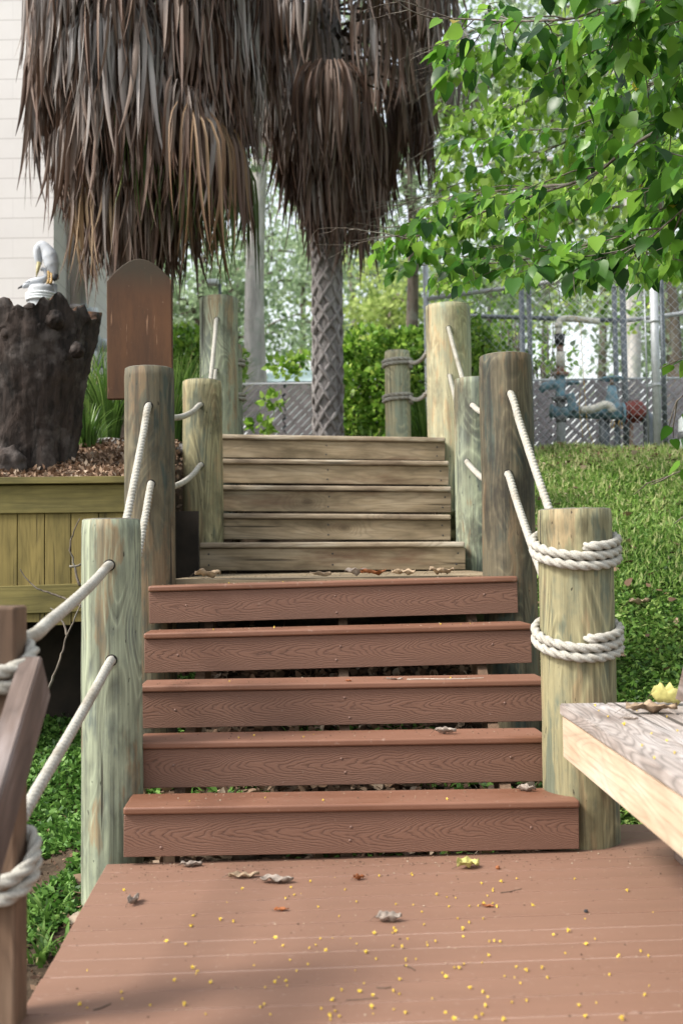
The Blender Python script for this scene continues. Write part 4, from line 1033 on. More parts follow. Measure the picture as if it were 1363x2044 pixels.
scatter('lawn_leaf_litter', 500, (.95, 4.2), (3.9, 8.8), .05, m_litter, hv, hf, keep=vis, lift=.02)
scatter('bare_soil_litter', 2600, (1.6, 3.8), (7.7, 8.9), .03, m_litter, qv, qf, lift=.02)
cov = lambda x, y: (patch(x, y, 2.2) > .72 - .8 * sstep(3.7, 4.5, y)) & (x < -.78) & (y < 6)
scatter('ground_cover', 90000, (-2.9, -.76), (2.4, 6.0), .036, m_cover, qv, qf, keep=cov, tintf=lambda x, y, r: r * .9)
scatter('soil_litter', 9000, (-2.6, -.76), (2.0, 5.9), .022, m_litter, qv, qf, keep=lambda x, y: x < -.76, lift=.0, tintf=lambda x, y, r: r * .8)
scatter('under_stair_litter', 6000, (-.95, .95), (3.6, 6.3), .045, m_litter, hv, hf, lift=.005)
scatter('under_stair_cover', 5000, (-.95, 1.0), (3.75, 5.2), .04, m_cover, qv, qf, keep=lambda x, y: patch(x, y, 2) > .45)
scatter('mulch_litter', 16000, (-3.4, -1.05), (5.28, 6.85), .035, m_litter, qv, qf, zf=planter_z, tintf=lambda x, y, r: .25 + r * .75)
scatter('upper_bed_litter', 12000, (-4, -.95), (6.6, 9.5), .04, m_litter, qv, qf, tintf=lambda x, y, r: .25 + r * .7)
# dead vine creeping over the planter wall
dv = MB()
for (pa) in ([(160, 900 + 270, 5.1), (150, 1130, 5.13), (140, 1090, 5.13), (148, 1060, 5.13), (160, 1035, 5.14)], [(175, 1215, 5.05), (120, 1190, 5.08), (75, 1175, 5.1), (50, 1150, 5.12), (40, 1135, 5.12)],
             [(95, 1380, 4.9), (115, 1330, 4.9), (135, 1270, 4.95), (165, 1200, 5.0), (185, 1180, 5.0)], [(135, 1270, 4.95), (120, 1230, 5.0), (100, 1215, 5.0)], [(140, 1130, 5.13), (165, 1125, 5.13), (180, 1100, 5.13)]):
    pts_ = catmull([P(*q) for q in pa], .02); dv.tube([q + Vector((random.uniform(-.004, .004), 0, random.uniform(-.004, .004))) for q in pts_], [.007 * (1 - .7 * i / len(pts_)) for i in range(len(pts_))], 6)
tag(dv.build('dead_vine', m_branch), 'bare brown dead vine climbing the mossy planter wall', 'vine')
# rocks
rocks = [(225, 905, 7.2, .11, 'grey edging rock behind the planter beside the tall left post'), (200, 900, 7.4, .09, 'small grey rock at the foot of the grass by the stump'), (365, 885, 7.6, .10, 'grey rock seen between the two left posts')]
for (px, py, Yc, r, lab) in rocks:
    bmk = bmesh.new(); bmesh.ops.create_icosphere(bmk, subdivisions=3, radius=r)
    for v in bmk.verts: v.co *= 1 + .35 * noise.noise(v.co * 9 + Vector((px, 0, 0))); v.co.z *= .55; v.co.x *= 1.5
    mk = bpy.data.meshes.new('rock'); bmk.to_mesh(mk); bmk.free(); x = P(px, py, Yc).x
    tag(link('rock', mk, m_rockm, loc=(x, Yc, float(gz(x, Yc)) + .02)), lab, 'rock', 'edging rocks')
# ------------------------------------------------------------------ fences
def mesh_panel(A, B, z0a, z1a, z0b, z1b, sp, r):
    """diamond wire between two verticals at A,B (2-D)"""
    A = Vector(A); B = Vector(B); L = (B - A).length; H = z1a - z0a; V = []; Fc = []
    def pt(u, v): q = A.lerp(B, u / L); f = u / L; return Vector((q.x, q.y, (z0a * (1 - f) + z0b * f) + v * ((z1a - z0a) * (1 - f) + (z1b - z0b) * f) / H))
    nrm = Vector((-(B - A).y, (B - A).x, 0)).normalized()
    c = -H
    while c < L + H:
        for sgn in (1, -1):
            # line u = c + v  or u = c + H - v
            u0, v0, u1, v1 = (c, 0, c + H, H) if sgn == 1 else (c + H, 0, c, H)
            pts_ = []
            du = u1 - u0
            ta = 0; tb = 1
            for lim, up_ in ((0, False), (L, True)):
                t_ = (lim - u0) / du
                if (du > 0) != up_: ta = max(ta, t_)
                else: tb = min(tb, t_)
            if tb - ta < .01: continue
            p0 = pt(u0 + du * ta, H * ta); p1 = pt(u0 + du * tb, H * tb); off = nrm * (r if sgn == 1 else -r)
            dd = (p1 - p0).normalized(); s1 = dd.cross(nrm).normalized() * r; b = len(V)
            for p in (p0, p1):
                for k in range(4): V.append(p + off + (s1 if k in (0, 1) else -s1) + nrm * (r if k in (1, 2) else -r))
            for k in range(4): Fc.append((b + k, b + (k + 1) % 4, b + 4 + (k + 1) % 4, b + 4 + k))
        c += sp
    return V, Fc
ce = empty('chain_link_enclosure', (2.3, 8.5, 1.8), 'tall galvanised wire mesh enclosure round the water pipes', 'fence')
LPt = P(850, 600, 10.0); RPt = P(1303, 560, 8.5)
zt_l = P(850, 597, 10.0).z; zt_r = P(1298, 535, 8.5).z
fp = [('fence_post', (LPt.x, 10.0), 1.7, P(850, 517, 10.0).z, .026), ('fence_post', (RPt.x, 8.5), P(1303, 913, 8.5).z - .02, P(1303, 505, 8.5).z, .034),
      ('fence_post', (P(1040, 600, 10.9).x, 10.9), 1.7, P(1040, 572, 10.9).z, .03), ('fence_post', (P(1055, 600, 9.35).x, 9.35), 1.7, P(1055, 572, 9.35).z, .022),
      ('fence_post', (P(1225, 600, 10.9).x, 10.9), 1.7, P(1225, 575, 10.9).z, .027), ('fence_post', (P(1242, 600, 10.2).x, 10.2), 1.7, P(1242, 570, 10.2).z, .03), ('fence_post', (RPt.x + .1, 8.62), 1.7, P(1320, 505, 8.6).z, .02), ('fence_post', (4.2, 8.6), 1.7, 3.45, .034)]
for nm, (x, y), z0, z1, r in fp:
    s = MB(); s.tube([(x, y, z0), (x, y, z1)], r, 16); s.tube([(x, y, z1), (x, y, z1 + .02), (x, y, z1 + .035)], [r * 1.12, r * 1.05, r * .3], 16)
    o = s.build('fence_post', m_galv if r in (.026, .034) else m_galvd, ce, world=True)
for zf_ in (.02, .34, .66, .88):
    z = P(1303, 905 - 400 * zf_ , 8.5).z; s = MB(); s.tube([(RPt.x, 8.5, z - .014), (RPt.x, 8.5, z + .014)], .039, 16); s.box((RPt.x - .085, 8.495, z - .011), (RPt.x - .03, 8.507, z + .011)); s.build('tension_band', m_galv, ce, world=True)
s = MB(); s.tube([(RPt.x - .075, 8.5, P(1303, 905, 8.5).z), (RPt.x - .075, 8.5, P(1303, 535, 8.5).z)], .007, 6); s.build('tension_bar', m_wire, ce, world=True)
def rail_(p, q, r, m): s = MB(); s.tube([p, q], r, 12); s.build('rail', m, ce, world=True)
rail_((LPt.x, 10.0, zt_l), (RPt.x, 8.5, zt_r), .021, m_galv)
rail_((RPt.x, 8.5, zt_r), (4.2, 8.6, zt_r - .0), .021, m_galvd)
rail_(P(850, 628, 10.9), P(1242, 640, 10.9), .024, m_galvd)
rail_(P(1242, 641, 10.9), P(1420, 618, 9.6), .022, m_galv)
V, Fc = mesh_panel((LPt.x, 10.0), (RPt.x - .075, 8.5), 1.86, zt_l, P(1303, 905, 8.5).z, zt_r, .074, .0015); me = py_mesh('wire_mesh', V, Fc, False); link('wire_mesh', me, m_wire, ce, world=True)
V, Fc = mesh_panel((RPt.x, 8.5), (4.2, 8.6), 1.85, zt_r, 1.85, zt_r, .074, .0014); link('wire_mesh', py_mesh('wire_mesh', V, Fc, False), m_wire, ce, world=True)
# low slatted fence
YF = 11.2; zf0, zf1 = 1.9, P(600, 767, YF).z
sf = empty('slatted_fence', (0, YF, 1.9), 'low mauve grey fence with diagonal slats woven through wire', 'fence')
Hf = zf1 - zf0 
def slats(x0, x1, parent):
    mb = MB(); c = x0 - Hf
    while c < x1:
        a0 = max(c, x0); a1 = min(c + Hf, x1)
        if a1 > a0 + .02:
            z0 = zf0 + (a0 - c); z1 = zf0 + (a1 - c); w = .0175
            mb.add([(a0 - w, YF - .004, z0 + w), (a0 + w, YF - .004, z0 - w), (a1 + w, YF - .004, z1 - w), (a1 - w, YF - .004, z1 + w),
                    (a0 - w, YF + .004, z0 + w), (a0 + w, YF + .004, z0 - w), (a1 + w, YF + .004, z1 - w), (a1 - w, YF + .004, z1 + w)],
                   [(0, 1, 2, 3), (7, 6, 5, 4), (0, 4, 5, 1), (1, 5, 6, 2), (2, 6, 7, 3), (3, 7, 4, 0)], False)
        c += .085
    c = x0 + .2
    while c < x1 + Hf:
        a0 = min(c, x1); a1 = max(c - Hf, x0)
        if a0 > a1 + .02:
            z0 = zf0 + (c - a0); z1 = zf0 + (c - a1); w = .012
            mb.add([(a0 - w, YF - .010, z0 - w), (a0 + w, YF - .010, z0 + w), (a1 + w, YF - .010, z1 + w), (a1 - w, YF - .010, z1 - w),
                    (a0 - w, YF - .006, z0 - w), (a0 + w, YF - .006, z0 + w), (a1 + w, YF - .006, z1 + w), (a1 - w, YF - .006, z1 - w)],
                   [(0, 1, 2, 3), (7, 6, 5, 4), (0, 4, 5, 1), (1, 5, 6, 2), (2, 6, 7, 3), (3, 7, 4, 0)], False)
        c += .24
    mb.build('slat_panel', m_slat, parent, world=True)
for (a, b) in ((-3, -.6), (-.6, 1.8), (1.8, 4.2), (4.2, 6.6)):
    slats(a, b, sf); s = MB(); s.tube([(b, YF + .03, 1.6), (b, YF + .03, zf1 + .04)], .025, 10); s.build('fence_post', m_galvd, sf, world=True)
V, Fc = mesh_panel((-3, YF - .02), (6.6, YF - .02), zf0, zf1, zf0, zf1, .16, .0014); link('wire_mesh', py_mesh('wire_mesh', V, Fc, False), m_wire, sf, world=True)
s = MB(); s.tube([(-3, YF, zf1 + .01), (6.6, YF, zf1 + .01)], .012, 8); s.build('top_rail', m_galv, sf, world=True)
# ------------------------------------------------------------------ water pipe assembly
YW = 9.7
wp = empty('backflow_pipes', (P(1118, 900, YW).x, YW, 1.85), 'outdoor water pipes with blue and red valves inside the wire enclosure', 'pipework')
def w_(px, py, dy=0): return P(px, py, YW + dy)
def part(name, pts_, rad, mat, seg=16): s = MB(); s.tube(pts_, rad, seg); return s.build(name, mat, wp, world=True)
k_ = YW / F
part('riser_pipe', [w_(1119, 915), w_(1119, 850), w_(1119, 836)], [9 * k_] * 3, m_pipe)
part('pipe_collar', [w_(1119, 843), w_(1119, 828)], [10.5 * k_] * 2, m_iron)
part('neck_pipe', [w_(1118, 830), w_(1118, 796)], [9 * k_] * 2, m_iron)
for py in (796, 747): part('flange', [w_(1118, py + 3), w_(1118, py - 3)], [17 * k_] * 2, m_rust if py < 760 else m_iron)
part('valve_body', [w_(1118, 794), w_(1118, 785), w_(1118, 770), w_(1118, 750)], [12 * k_, 9 * k_, 11 * k_, 9 * k_], m_blue)
part('side_valve', [w_(1118, 768), w_(1100, 768, -.02), w_(1085, 772, -.03), w_(1078, 781, -.03)], [9 * k_, 10 * k_, 8 * k_, 6 * k_], m_blue)
part('side_handwheel', [w_(1130, 766), w_(1152, 764)], [4 * k_, 3 * k_], m_blue); part('side_handwheel', [w_(1142, 766, -.02), w_(1142, 762, -.02)], [13 * k_, 13 * k_], m_blue)
part('rusty_nipple', [w_(1118, 745), w_(1118, 730)], [8 * k_, 7 * k_], m_rust); part('coupling', [w_(1118, 732), w_(1118, 703)], [9.5 * k_, 9 * k_], m_pvc); part('rusty_nipple', [w_(1117, 703), w_(1117, 690)], [7 * k_, 7 * k_], m_rust)
part('black_reducer', [w_(1116, 690), w_(1116, 668)], [9 * k_, 11.5 * k_], m_black)
el = catmull([w_(1115, 668), w_(1114, 648), w_(1116, 640), w_(1124, 636), w_(1150, 637), w_(1195, 642)], .02)
part('white_elbow_pipe', el, [6.5 * k_] * len(el), m_pvc)
part('white_elbow_collar', [w_(1114, 655), w_(1114, 644)], [8 * k_] * 2, m_pvc)
part('cross_pipe', [w_(1098, 822), w_(1240, 826)], [12 * k_] * 2, m_blue)
part('pipe_cap', [w_(1098, 822), w_(1102, 822)], [15 * k_] * 2, m_blue)
part('blue_elbow', catmull([w_(1142, 822, -.05), w_(1140, 800, -.05), w_(1136, 786, -.05)], .02), 9 * k_, m_blue)
pw_ = catmull([w_(1158, 818, -.2), w_(1185, 816, -.2), w_(1205, 808, -.2), w_(1218, 812, -.2), w_(1222, 822, -.2)], .02); part('sleeved_pipe', pw_, 8 * k_, m_pvc)
part('valve_body', [w_(1222, 835, -.05), w_(1222, 812, -.05), w_(1220, 790, -.05), w_(1220, 770, -.05)], [20 * k_, 17 * k_, 11 * k_, 8 * k_], m_blue)
part('valve_stem', [w_(1220, 770, -.05), w_(1220, 755, -.05)], [4 * k_, 3 * k_], m_rust)
wc = w_(1220, 756, -.05); R_ = 20 * k_; part('handwheel', [Vector((wc.x + R_ * math.cos(a), wc.y + R_ * math.sin(a), wc.z)) for a in np.linspace(0, 2 * PI, 28)], 3 * k_, m_blue, 8)
for a in (0, PI / 2): part('handwheel_spoke', [wc - Vector((R_ * math.cos(a), R_ * math.sin(a), 0)), wc + Vector((R_ * math.cos(a), R_ * math.sin(a), 0))], 2.2 * k_, m_blue, 6)
for px in (1239, 1245): part('flange', [w_(px, 826), w_(px + 4, 826)], [23 * k_] * 2, m_blue if px < 1243 else m_red)
part('red_valve', [w_(1247, 824), w_(1258, 822), w_(1272, 822), w_(1284, 830)], [18 * k_, 23 * k_, 22 * k_, 15 * k_], m_red)
for q in range(7):
    a = q * 2 * PI / 7; c0 = w_(1262, 822); part('flange_bolt', [c0 + Vector((-.03, 20 * k_ * math.cos(a), 20 * k_ * math.sin(a))), c0 + Vector((.05, 20 * k_ * math.cos(a), 20 * k_ * math.sin(a)))], 3.5 * k_, m_red, 8)
part('down_pipe', catmull([w_(1280, 828), w_(1292, 836), w_(1296, 855), w_(1296, 930)], .03), 13 * k_, m_galvd)
part('down_pipe', [w_(1205, 835), w_(1205, 930)], [11 * k_] * 2, m_galvd); part('support_leg', [w_(1229, 840), w_(1229, 930)], [4 * k_] * 2, m_galvd); part('support_leg', [w_(1259, 840), w_(1259, 930)], [4 * k_] * 2, m_rust)
for (pp_) in ([(1148, 636), (1157, 650), (1160, 690), (1163, 740), (1167, 790), (1172, 850), (1185, 890), (1190, 905)], [(1158, 780), (1155, 815), (1160, 850), (1162, 872)], [(1130, 634), (1145, 632), (1160, 638), (1172, 640)], [(1222, 838), (1218, 848), (1222, 856), (1226, 842)], [(1236, 838), (1233, 846), (1240, 856), (1240, 842)]):
    pts_ = catmull([w_(a, b, -.22) for a, b in pp_], .02); s = MB(); s.tube(pts_, .008, 5, flat=(1, .3)); s.build('yellow_tape', m_tape, wp, world=True)
# ------------------------------------------------------------------ trees behind
def tree(name, label, x, y, h, rt_, mat_b, mat_l, n, spread, leaf, zlo, group='trees beyond the fence', moss=0, nb=9, lean=0, seed=1, clump=.5):
    random.seed(seed); r = np.random.default_rng(seed); zg = 1.8
    e = empty(name, (x, y, zg), label, 'tree', group); mb = MB()
    tp = [Vector((x + lean * t_ + .1 * math.sin(t_ * 5 + seed), y, zg - .2 + (h * .8) * t_)) for t_ in np.linspace(0, 1, 10)]
    mb.tube(tp, [rt_ * (1.25 - .25 * min(1, i)) * (1 - .6 * i / 9) for i in range(10)], 18)
    cl = []
    for b in range(nb):
        i = random.randint(6, 9); p0 = tp[i]; a = random.uniform(0, 2 * PI); L = spread * random.uniform(.5, 1.05)
        p2 = p0 + Vector((math.cos(a) * L, math.sin(a) * L * .8, random.uniform(-.15, .6) * spread)); pm = p0.lerp(p2, .5) + Vector((0, 0, .12 * L))
        bp = catmull([p0, pm, p2], .25); mb.tube(bp, [rt_ * .4 * (1 - .85 * k / len(bp)) for k in range(len(bp))], 7)
        for q in range(7): cl.append((p0.lerp(p2, random.uniform(.3, 1.1)) + Vector((random.gauss(0, .12), random.gauss(0, .12), random.gauss(-.02, .13))) * spread))
    for q in range(nb * 3):
        cl.append(Vector((x + lean + random.gauss(0, .45) * spread, y + random.gauss(0, .4) * spread, random.uniform(zlo, zg + h))))
    mb.build('trunk', mat_b, e, world=True)
    C = np.array([tuple(c) for c in cl]); idx = r.integers(0, len(C), n)
    pos = C[idx] + r.normal(size=(n, 3)) * clump * np.array([1, 1, .55])
    d = r.normal(size=(n, 3)); d[:, 2] -= .3; nr = r.normal(size=(n, 3)) * .6; nr[:, 2] += .8
    cb = r.random(len(C))[idx]
    link('crown', leaves_mesh('crown', pos, d, nr, leaf * r.uniform(.6, 1.3, n), np.clip(cb * .45 + r.random(n) * .55, 0, 1), qv, qf), mat_l, e, world=True)
    if moss:
        pts = C[r.integers(0, len(C), moss)] + r.normal(size=(moss, 3)) * .3
        m_ = 60; pos = np.repeat(pts, m_, axis=0); kk = np.tile(np.arange(m_), moss)
        pos = pos + np.stack([r.normal(size=len(pos)) * .05, r.normal(size=len(pos)) * .05, -kk * .022], 1)
        d = np.stack([r.normal(size=len(pos)) * .3, r.normal(size=len(pos)) * .3, -np.ones(len(pos))], 1)
        mo = link('moss', leaves_mesh('moss', pos, d, r.normal(size=(len(pos), 3)), np.full(len(pos), .12), r.random(len(pos)), bv, bf), m_moss, e, world=True); mo['kind'] = 'stuff'
    return e
# pale oak trunk, brown trunks
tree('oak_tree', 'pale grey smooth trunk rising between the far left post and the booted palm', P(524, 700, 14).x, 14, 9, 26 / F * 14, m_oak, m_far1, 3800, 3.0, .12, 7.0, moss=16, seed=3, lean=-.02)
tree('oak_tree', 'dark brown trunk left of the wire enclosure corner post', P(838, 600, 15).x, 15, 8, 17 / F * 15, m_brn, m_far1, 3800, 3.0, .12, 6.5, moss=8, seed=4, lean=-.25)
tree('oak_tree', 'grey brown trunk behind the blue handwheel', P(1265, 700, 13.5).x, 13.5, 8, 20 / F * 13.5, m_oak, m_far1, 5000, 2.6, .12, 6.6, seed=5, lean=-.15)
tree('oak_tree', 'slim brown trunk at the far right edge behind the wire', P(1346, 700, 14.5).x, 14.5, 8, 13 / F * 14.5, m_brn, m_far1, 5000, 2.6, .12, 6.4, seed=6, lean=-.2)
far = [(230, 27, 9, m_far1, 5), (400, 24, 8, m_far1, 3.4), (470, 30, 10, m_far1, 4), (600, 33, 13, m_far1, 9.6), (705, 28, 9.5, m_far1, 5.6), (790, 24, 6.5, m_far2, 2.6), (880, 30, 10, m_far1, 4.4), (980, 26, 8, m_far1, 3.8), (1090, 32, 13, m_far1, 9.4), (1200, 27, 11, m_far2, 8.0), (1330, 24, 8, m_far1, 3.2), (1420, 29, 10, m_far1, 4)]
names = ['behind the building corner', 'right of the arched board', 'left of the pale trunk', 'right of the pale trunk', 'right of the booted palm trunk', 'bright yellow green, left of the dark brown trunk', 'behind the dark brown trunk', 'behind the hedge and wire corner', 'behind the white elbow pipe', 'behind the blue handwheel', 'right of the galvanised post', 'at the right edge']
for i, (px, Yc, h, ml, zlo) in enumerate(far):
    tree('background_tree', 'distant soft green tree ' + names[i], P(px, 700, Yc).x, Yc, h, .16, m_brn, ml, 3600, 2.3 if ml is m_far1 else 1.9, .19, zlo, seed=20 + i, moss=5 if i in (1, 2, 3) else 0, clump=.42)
random.seed(99)
# spotlight, roof, white bin
fl = empty('flood_light', P(425, 590, 13), 'small white flood light on a thin pole above the tall left post', 'lamp')
s = MB(); a = P(428, 567, 13); s.box((a.x - .09, 12.9, a.z - .02), (a.x + .06, 13.05, a.z + .045), .02); s.build('lamp_head', m_white, fl, world=True)
s = MB(); s.tube([(a.x + .07, 13, 1.8), (a.x + .07, 13, a.z)], .02, 8); s.build('pole', m_galvd, fl, world=True)
ho = empty('distant_house', P(580, 760, 24), 'pale blue roofed house glimpsed behind the slatted fence', 'house')
a = P(520, 745, 24); b = P(640, 745, 24); zr = P(580, 718, 24).z
s = MB(); s.add([(a.x - .6, 24, a.z - .2), (b.x + .8, 24, a.z - .2), (b.x + .2, 26, zr + .15), (a.x + .4, 26, zr + .15), (a.x - .6, 28, a.z - .2), (b.x + .8, 28, a.z - .2)], [(0, 1, 2, 3), (3, 2, 5, 4), (0, 3, 4), (1, 5, 2)], False); s.build('roof', m_roofp, ho, world=True)
s = MB(); s.box((a.x - .3, 24.3, 1.7), (b.x + .5, 27.7, a.z - .203)); s.build('wall', m_white, ho, world=True)
bn = empty('white_bucket', P(1372, 860, 8.3), 'white rounded bucket at the right edge beside the galvanised post', 'bucket')
a = P(1372, 862, 8.3); zg_ = float(gz(a.x, 8.3)); s = MB(); s.tube([(a.x, 8.3, zg_ - .02), (a.x, 8.3, a.z), (a.x, 8.3, a.z + .10), (a.x, 8.3, a.z + .14)], [.075, .075, .07, .03], 20); s.build('body', m_white, bn, world=True)
s = MB(); s.tube([(a.x, 8.3, a.z - .06), (a.x, 8.3, a.z - .0)], .078, 20); s.build('band', m_iron, bn, world=True)
# ------------------------------------------------------------------ blossoms, dry leaves, twigs
def petal_mesh():
    mb = MB(); 
    for k in range(5):
        a = k * 2 * PI / 5; c, s_ = math.cos(a), math.sin(a); c2, s2 = math.cos(a + .5), math.sin(a + .5); c3, s3 = math.cos(a - .5), math.sin(a - .5)
        mb.add([(0, 0, .0015), (c3 * .0035, s3 * .0035, .003), (c * .0062, s_ * .0062, .0035 + .001 * (k % 2)), (c2 * .0035, s2 * .0035, .0025)], [(0, 1, 2, 3)], False)
    mb.tube([(0, 0, .0), (0, 0, .0045)], [.0022, .0016], 6); return mb
pm = petal_mesh(); me = py_mesh('yellow_blossom', pm.V, pm.F, False); me.materials.append(m_petal)
def on_surface(px, py, z): return PZ(px, py, z)
zb_ = zb
spots = []
tries = 0
while len(spots) < 165 and tries < 4000:
    tries += 1
    px = random.gauss(800, 300); py = 1735 + 305 * random.random() ** .8
    if px < 90 or px > 1350: continue
    p = PZ(px, py, 0)
    if p.y < 2.0: continue
    lx = (frame_matrix(dorg, PHI).inverted() @ p)
    if lx.x < -.75 or lx.y > -.01: continue
    if px > 1150 and py < 1660 + (px - 1150) * .9: continue
    spots.append((p.x, p.y, .0012))
for (px, py, k) in ((370, 1600, 0), (640, 1595, 0), (520, 1598, 0), (890, 1590, 0), (500, 1474, 1), (600, 1470, 1), (620, 1465, 1), (470, 1472, 1), (450, 1360, 2), (900, 1350, 2), (420, 1260, 3), (540, 1257, 3), (880, 1243, 3), (920, 1244, 3), (940, 1242, 3), (450, 1165, 4), (560, 1160, 4)):
    zt = P(680, (steps[k][1] + steps[k][3]) / 2, steps[k][4]).z; A, B = ends(steps[k][:2], steps[k][2:4], steps[k][4]); f = (px - steps[k][0]) / (steps[k][2] - steps[k][0]); q = A.lerp(B, f); spots.append((q.x, q.y + random.uniform(.03, .12), q.z + .001))
for (px, py) in ((1188, 1410), (1195, 1420), (1212, 1432), (1245, 1448), (1270, 1420), (1330, 1432), (1300, 1465), (1280, 1490), (1305, 1515), (1345, 1505), (1330, 1480), (1350, 1460)):
    p = PZ(px, py, zb); spots.append((p.x, p.y, zb + .001))
for i, p in enumerate(spots):
    o = bpy.data.objects.new('yellow_blossom', me); COL.objects.link(o); o.location = p; sc = random.uniform(.5, 1.25); o.scale = (sc * random.uniform(.6, 1.2), sc, sc * random.uniform(.8, 1.8))
    o.rotation_euler = (random.uniform(-.7, .7), random.uniform(-.5, .5), random.uniform(0, 6.28))
    tag(o, 'tiny fallen yellow blossom lying on the boards', 'blossom', 'fallen yellow blossoms')
def dry_leaf(px, py, z, L, W, rot, mat, label, curl=.5, seed=0, p=None, name='dry_leaf'):
    L *= 1.3; W *= 1.35; p = p or PZ(px, py, z); V = []; Fc = []; nu, nv = 15, 9
    for i in range(nu):
        t_ = i / (nu - 1); wd = W * (math.sin(PI * t_ ** .8)) ** .7 if 0 < t_ < 1 else .001
        for j in range(nv):
            v = (j / (nv - 1) - .5) * 2; x = (t_ - .5) * L; y = v * wd / 2
            z_ = abs(v) ** 1.4 * wd * .5 * curl + curl * .35 * L * (abs(t_ - .5) * 2) ** 2 * .5 + .30 * W * noise.noise(Vector((t_ * 5, v * 2, seed * 3.1))) + .05 * W * noise.noise(Vector((t_ * 14, v * 6, seed)))
            y *= 1 - curl * .45 * abs(v)
            V.append((x, y + .15 * W * noise.noise(Vector((t_ * 4, seed, 0))), z_))
    zmin = min(v[2] for v in V); V = [(a, b, c - zmin + .0008) for a, b, c in V]
    for i in range(nu - 1):
        for j in range(nv - 1): Fc.append((i * nv + j, (i + 1) * nv + j, (i + 1) * nv + j + 1, i * nv + j + 1))
    mb = MB(); mb.add(V, Fc); o = mb.build(name, mat); o.location = p; o.rotation_euler = (0, 0, rot)
    md = o.modifiers.new('solid', 'SOLIDIFY'); md.thickness = .0006
    tag(o, label, 'dry leaf', 'fallen dry leaves')
    s = MB(); s.tube([(-L / 2, V[4][1], V[4][2]), (-L / 2 - L * .22, .004, .002)], [.0009, .0006], 5); s.build('stalk', m_twig, o)
    return o
dry_leaf(382, 1730, 0, .055, .03, .2, m_drygr, 'small curled grey leaf on the deck near the left end of the bottom step', .6, 1)
dry_leaf(487, 1752, 0, .075, .03, .1, m_dry, 'left one of the two long tan leaves touching end to end on the deck', .35, 2)
dry_leaf(553, 1762, 0, .08, .035, -.12, m_drygr, 'right one of the two long leaves touching end to end on the deck', .35, 3)
dry_leaf(268, 1803, 0, .05, .028, 1.3, m_drygr, 'crumpled pale leaf near the left edge of the deck', .8, 4)
dry_leaf(776, 1840, 0, .055, .035, .0, m_drygr, 'crumpled grey brown leaf in the middle of the deck', .9, 5)
dry_leaf(934, 1733, 0, .06, .045, .3, m_dryg, 'yellow green leaf on the deck below the bottom step', .5, 6)
dry_leaf(562, 1818, 0, .032, .014, .1, m_dryr, 'thin reddish leaf under the two long leaves', .4, 7)
dry_leaf(973, 1811, 0, .028, .012, -.3, m_dryr, 'tiny orange leaf on the deck right of centre', .4, 8)
dry_leaf(716, 1756, 0, .03, .02, .5, m_dryr, 'small dark red leaf curled below the bottom step', .8, 9)
def stp(k, px, back_=.06):
    A, B = ends(steps[k][:2], steps[k][2:4], steps[k][4]); f = (px - steps[k][0]) / (steps[k][2] - steps[k][0]); q = A.lerp(B, f); return Vector((q.x, q.y + back_, q.z))
dry_leaf(0, 0, 0, .06, .032, -.1, m_drygr, 'curled leaf on the second brown step right of centre', .8, 10, p=stp(1, 890, .08))
dry_leaf(0, 0, 0, .05, .032, -.2, m_drygr, 'curled grey leaf at the right end of the bottom step by the post', .9, 11, p=stp(0, 1064, .15))
dry_leaf(0, 0, 0, .018, .012, -.2, m_dryr, 'small orange scrap on the middle brown step', .6, 12, p=stp(2, 691, .03))
dry_leaf(0, 0, 0, .05, .012, .0, m_drygr, 'strip of grey bark on the middle brown step', .3, 13, p=stp(2, 785, .07))
lz = zl
for (px, L, W, r, m, sd, lab) in ((415, .10, .055, .4, m_dry, 14, 'big crumpled leaf at the left end of the landing'), (640, .08, .03, .1, m_dry, 15, 'flat pale leaf on the landing left of centre'), (712, .09, .045, 0, m_drygr, 16, 'grey curled leaf on the middle of the landing'), (745, .10, .05, .3, m_dryr, 17, 'rust brown curled leaf on the landing beside the grey one'),
                                  (805, .09, .04, -.1, m_dry, 18, 'pale leaf on the landing right of the rust one'), (882, .10, .05, .2, m_dry, 19, 'curled tan leaf at the right end of the landing')):
    p = P(px, 1147, 5.1); p.z = lz; dry_leaf(0, 0, 0, L, W, r, m, lab, .6, sd, p=p)
dry_leaf(1300, 1425, zb, .12, .05, -.05, m_dry, 'long curled tan leaf lying on the bench', .45, 20)
dry_leaf(1335, 1408, zb, .09, .06, -.5, m_dryg, 'upturned pale yellow leaf at the back of the bench', 1.3, 21)
dry_leaf(1258, 1437, zb, .035, .012, -.3, m_drygr, 'small dark bark scrap on the bench', .5, 22)
for i, (px, py, Yc, lab) in enumerate(((1275, 1200, 5.6, 'brown leaf lying on the lawn right of the roped post'), (720, 862, 8.0, 'yellowish leaf on the top platform in front of the palm trunk'))):
    x = P(px, py, Yc).x; z = (float(gz(x, Yc)) + .03) if i == 0 else ztop; dry_leaf(0, 0, 0, .10, .05, .4, m_dry, lab, .6, 30 + i, p=Vector((x, Yc, z)))
def twig_(pts_, r, mat, lab): pp = catmull(pts_, .004); s = MB(); s.tube([q + Vector((random.uniform(-.001, .001), random.uniform(-.001, .001), r * .8)) for q in pp], [r * (1 - .5 * i / len(pp)) for i in range(len(pp))], 6); tag(s.build('twig', mat), lab, 'twig', 'fallen twigs')
twig_([stp(2, 810, .06), stp(2, 850, .065), stp(2, 885, .05), stp(2, 930, .055), stp(2, 968, .075)], .0022, m_twigp, 'long white forked twig on the middle brown step')
twig_([PZ(187, 2018, 0), PZ(205, 2012, 0), PZ(222, 2004, 0)], .002, m_twig, 'short brown twig at the lower left of the deck')
twig_([PZ(998, 1783, 0), PZ(1018, 1780, 0), PZ(1040, 1775, 0)], .0015, m_twig, 'thin twig on the deck below the yellow green leaf')
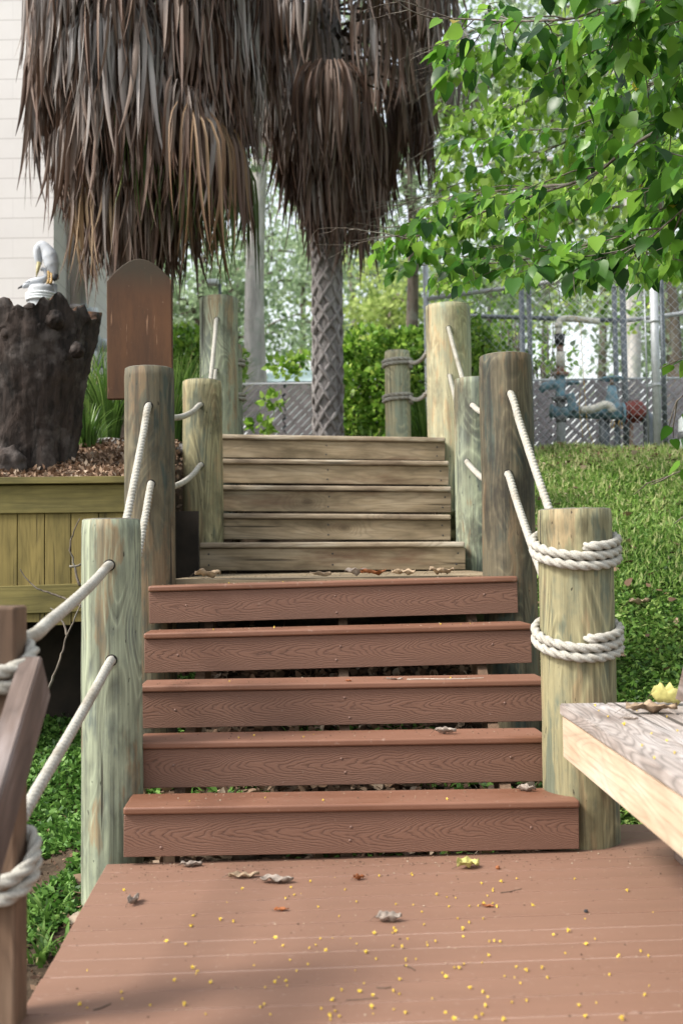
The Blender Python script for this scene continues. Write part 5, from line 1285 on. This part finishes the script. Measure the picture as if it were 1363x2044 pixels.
twig_([PZ(752, 1973, 0), PZ(768, 1974, 0), PZ(780, 1971, 0)], .0018, m_twig, 'dark curved twig in the lower middle of the deck')
twig_([PZ(806, 1928, 0), PZ(818, 1932, 0), PZ(828, 1938, 0)], .0018, m_twig, 'short dark twig above the curved one on the deck')
twig_([PZ(690, 1998, 0), PZ(725, 1996, 0), PZ(755, 1993, 0)], .0013, m_twig, 'faint long twig near the bottom edge of the deck')
cr_v = np.array([(-.5, -.3, 0), (.5, -.2, 0), (.2, .5, 0), (0, 0, .5)], float); cr_f = np.array([(0, 1, 3), (1, 2, 3), (2, 0, 3)])
def crumbs(n):
    Pp = []
    Mi_ = frame_matrix(dorg, PHI)
    for q in range(n):
        if q % 3: 
            ly = -abs(random.gauss(0, .12)) - .004 if q % 2 else -round(random.uniform(0, 1.6) / .105) * .105 - random.uniform(0, .006)
            p = Mi_ @ Vector((random.uniform(-.75, 1.1), ly if q % 4 else -random.uniform(0, 1.6), .0008))
        else:
            k = random.randint(0, 4); A, B = ends(steps[k][:2], steps[k][2:4], steps[k][4]); f = random.uniform(.02, .97); p = A.lerp(B, f) + Vector((0, random.uniform(.02, .19), .0006))
        Pp.append(p[:])
    for q in range(n // 3):
        Pp.append((random.uniform(-.75, .75), random.uniform(4.9, 6.4), zl + .0008))
    n = len(Pp); an = rng.uniform(0, 6.28, n); d_ = np.stack([np.cos(an), np.sin(an), np.zeros(n)], 1)
    me = leaves_mesh('deck_crumbs', Pp, d_, np.tile([0, 0, 1.0], (n, 1)), rng.uniform(.002, .0075, n), rng.random(n), cr_v, cr_f)
    tag(link('deck_crumbs', me, m_litter), kind='stuff')
crumbs(1500)
def ball(px, py, r, mat, name, lab):
    bmk = bmesh.new(); bmesh.ops.create_icosphere(bmk, subdivisions=3, radius=r)
    for v in bmk.verts: v.co *= 1 + .15 * noise.noise(v.co * 200); v.co.z *= .85
    for f in bmk.faces: f.smooth = True
    mk = bpy.data.meshes.new(name); bmk.to_mesh(mk); bmk.free(); p = PZ(px, py, 0); tag(link(name, mk, mat, loc=(p.x, p.y, r * .8)), lab, name)
ball(993, 1735, .007, m_dryr, 'seed', 'small brown seed right of the yellow green leaf'); ball(1169, 1822, .006, m_black, 'berry', 'small black berry on the right of the deck')
# ------------------------------------------------------------------ light
w = bpy.data.worlds.new('World'); S.world = w; w.use_nodes = True; nt = w.node_tree
sky = nt.nodes.new('ShaderNodeTexSky'); sky.sky_type = 'NISHITA'; sky.sun_disc = False
EL, AZ = math.radians(46), math.radians(-111)     # azimuth measured from +y, clockwise
sky.sun_elevation = EL; sky.sun_rotation = AZ; sky.air_density = 1.6; sky.dust_density = 2.5
hs = nt.nodes.new('ShaderNodeHueSaturation'); hs.inputs['Saturation'].default_value = .35
nt.links.new(sky.outputs[0], hs.inputs['Color']); bg = nt.nodes['Background']; nt.links.new(hs.outputs[0], bg.inputs[0]); bg.inputs[1].default_value = .14
ld = bpy.data.lights.new('sun', 'SUN'); ld.energy = 2.35; ld.angle = math.radians(14); ld.color = (1, .95, .87)
lo = bpy.data.objects.new('sun', ld); COL.objects.link(lo)
sd = Vector((math.sin(AZ) * math.cos(EL), math.cos(AZ) * math.cos(EL), math.sin(EL)))
lo.rotation_euler = sd.to_track_quat('Z', 'Y').to_euler(); lo.location = sd * 20
S.view_settings.view_transform = 'Standard'; S.view_settings.look = 'None'; S.view_settings.gamma = 1; S.view_settings.exposure = 1.22
S.cycles.max_bounces = 8; S.cycles.transmission_bounces = 6; S.cycles.diffuse_bounces = 4
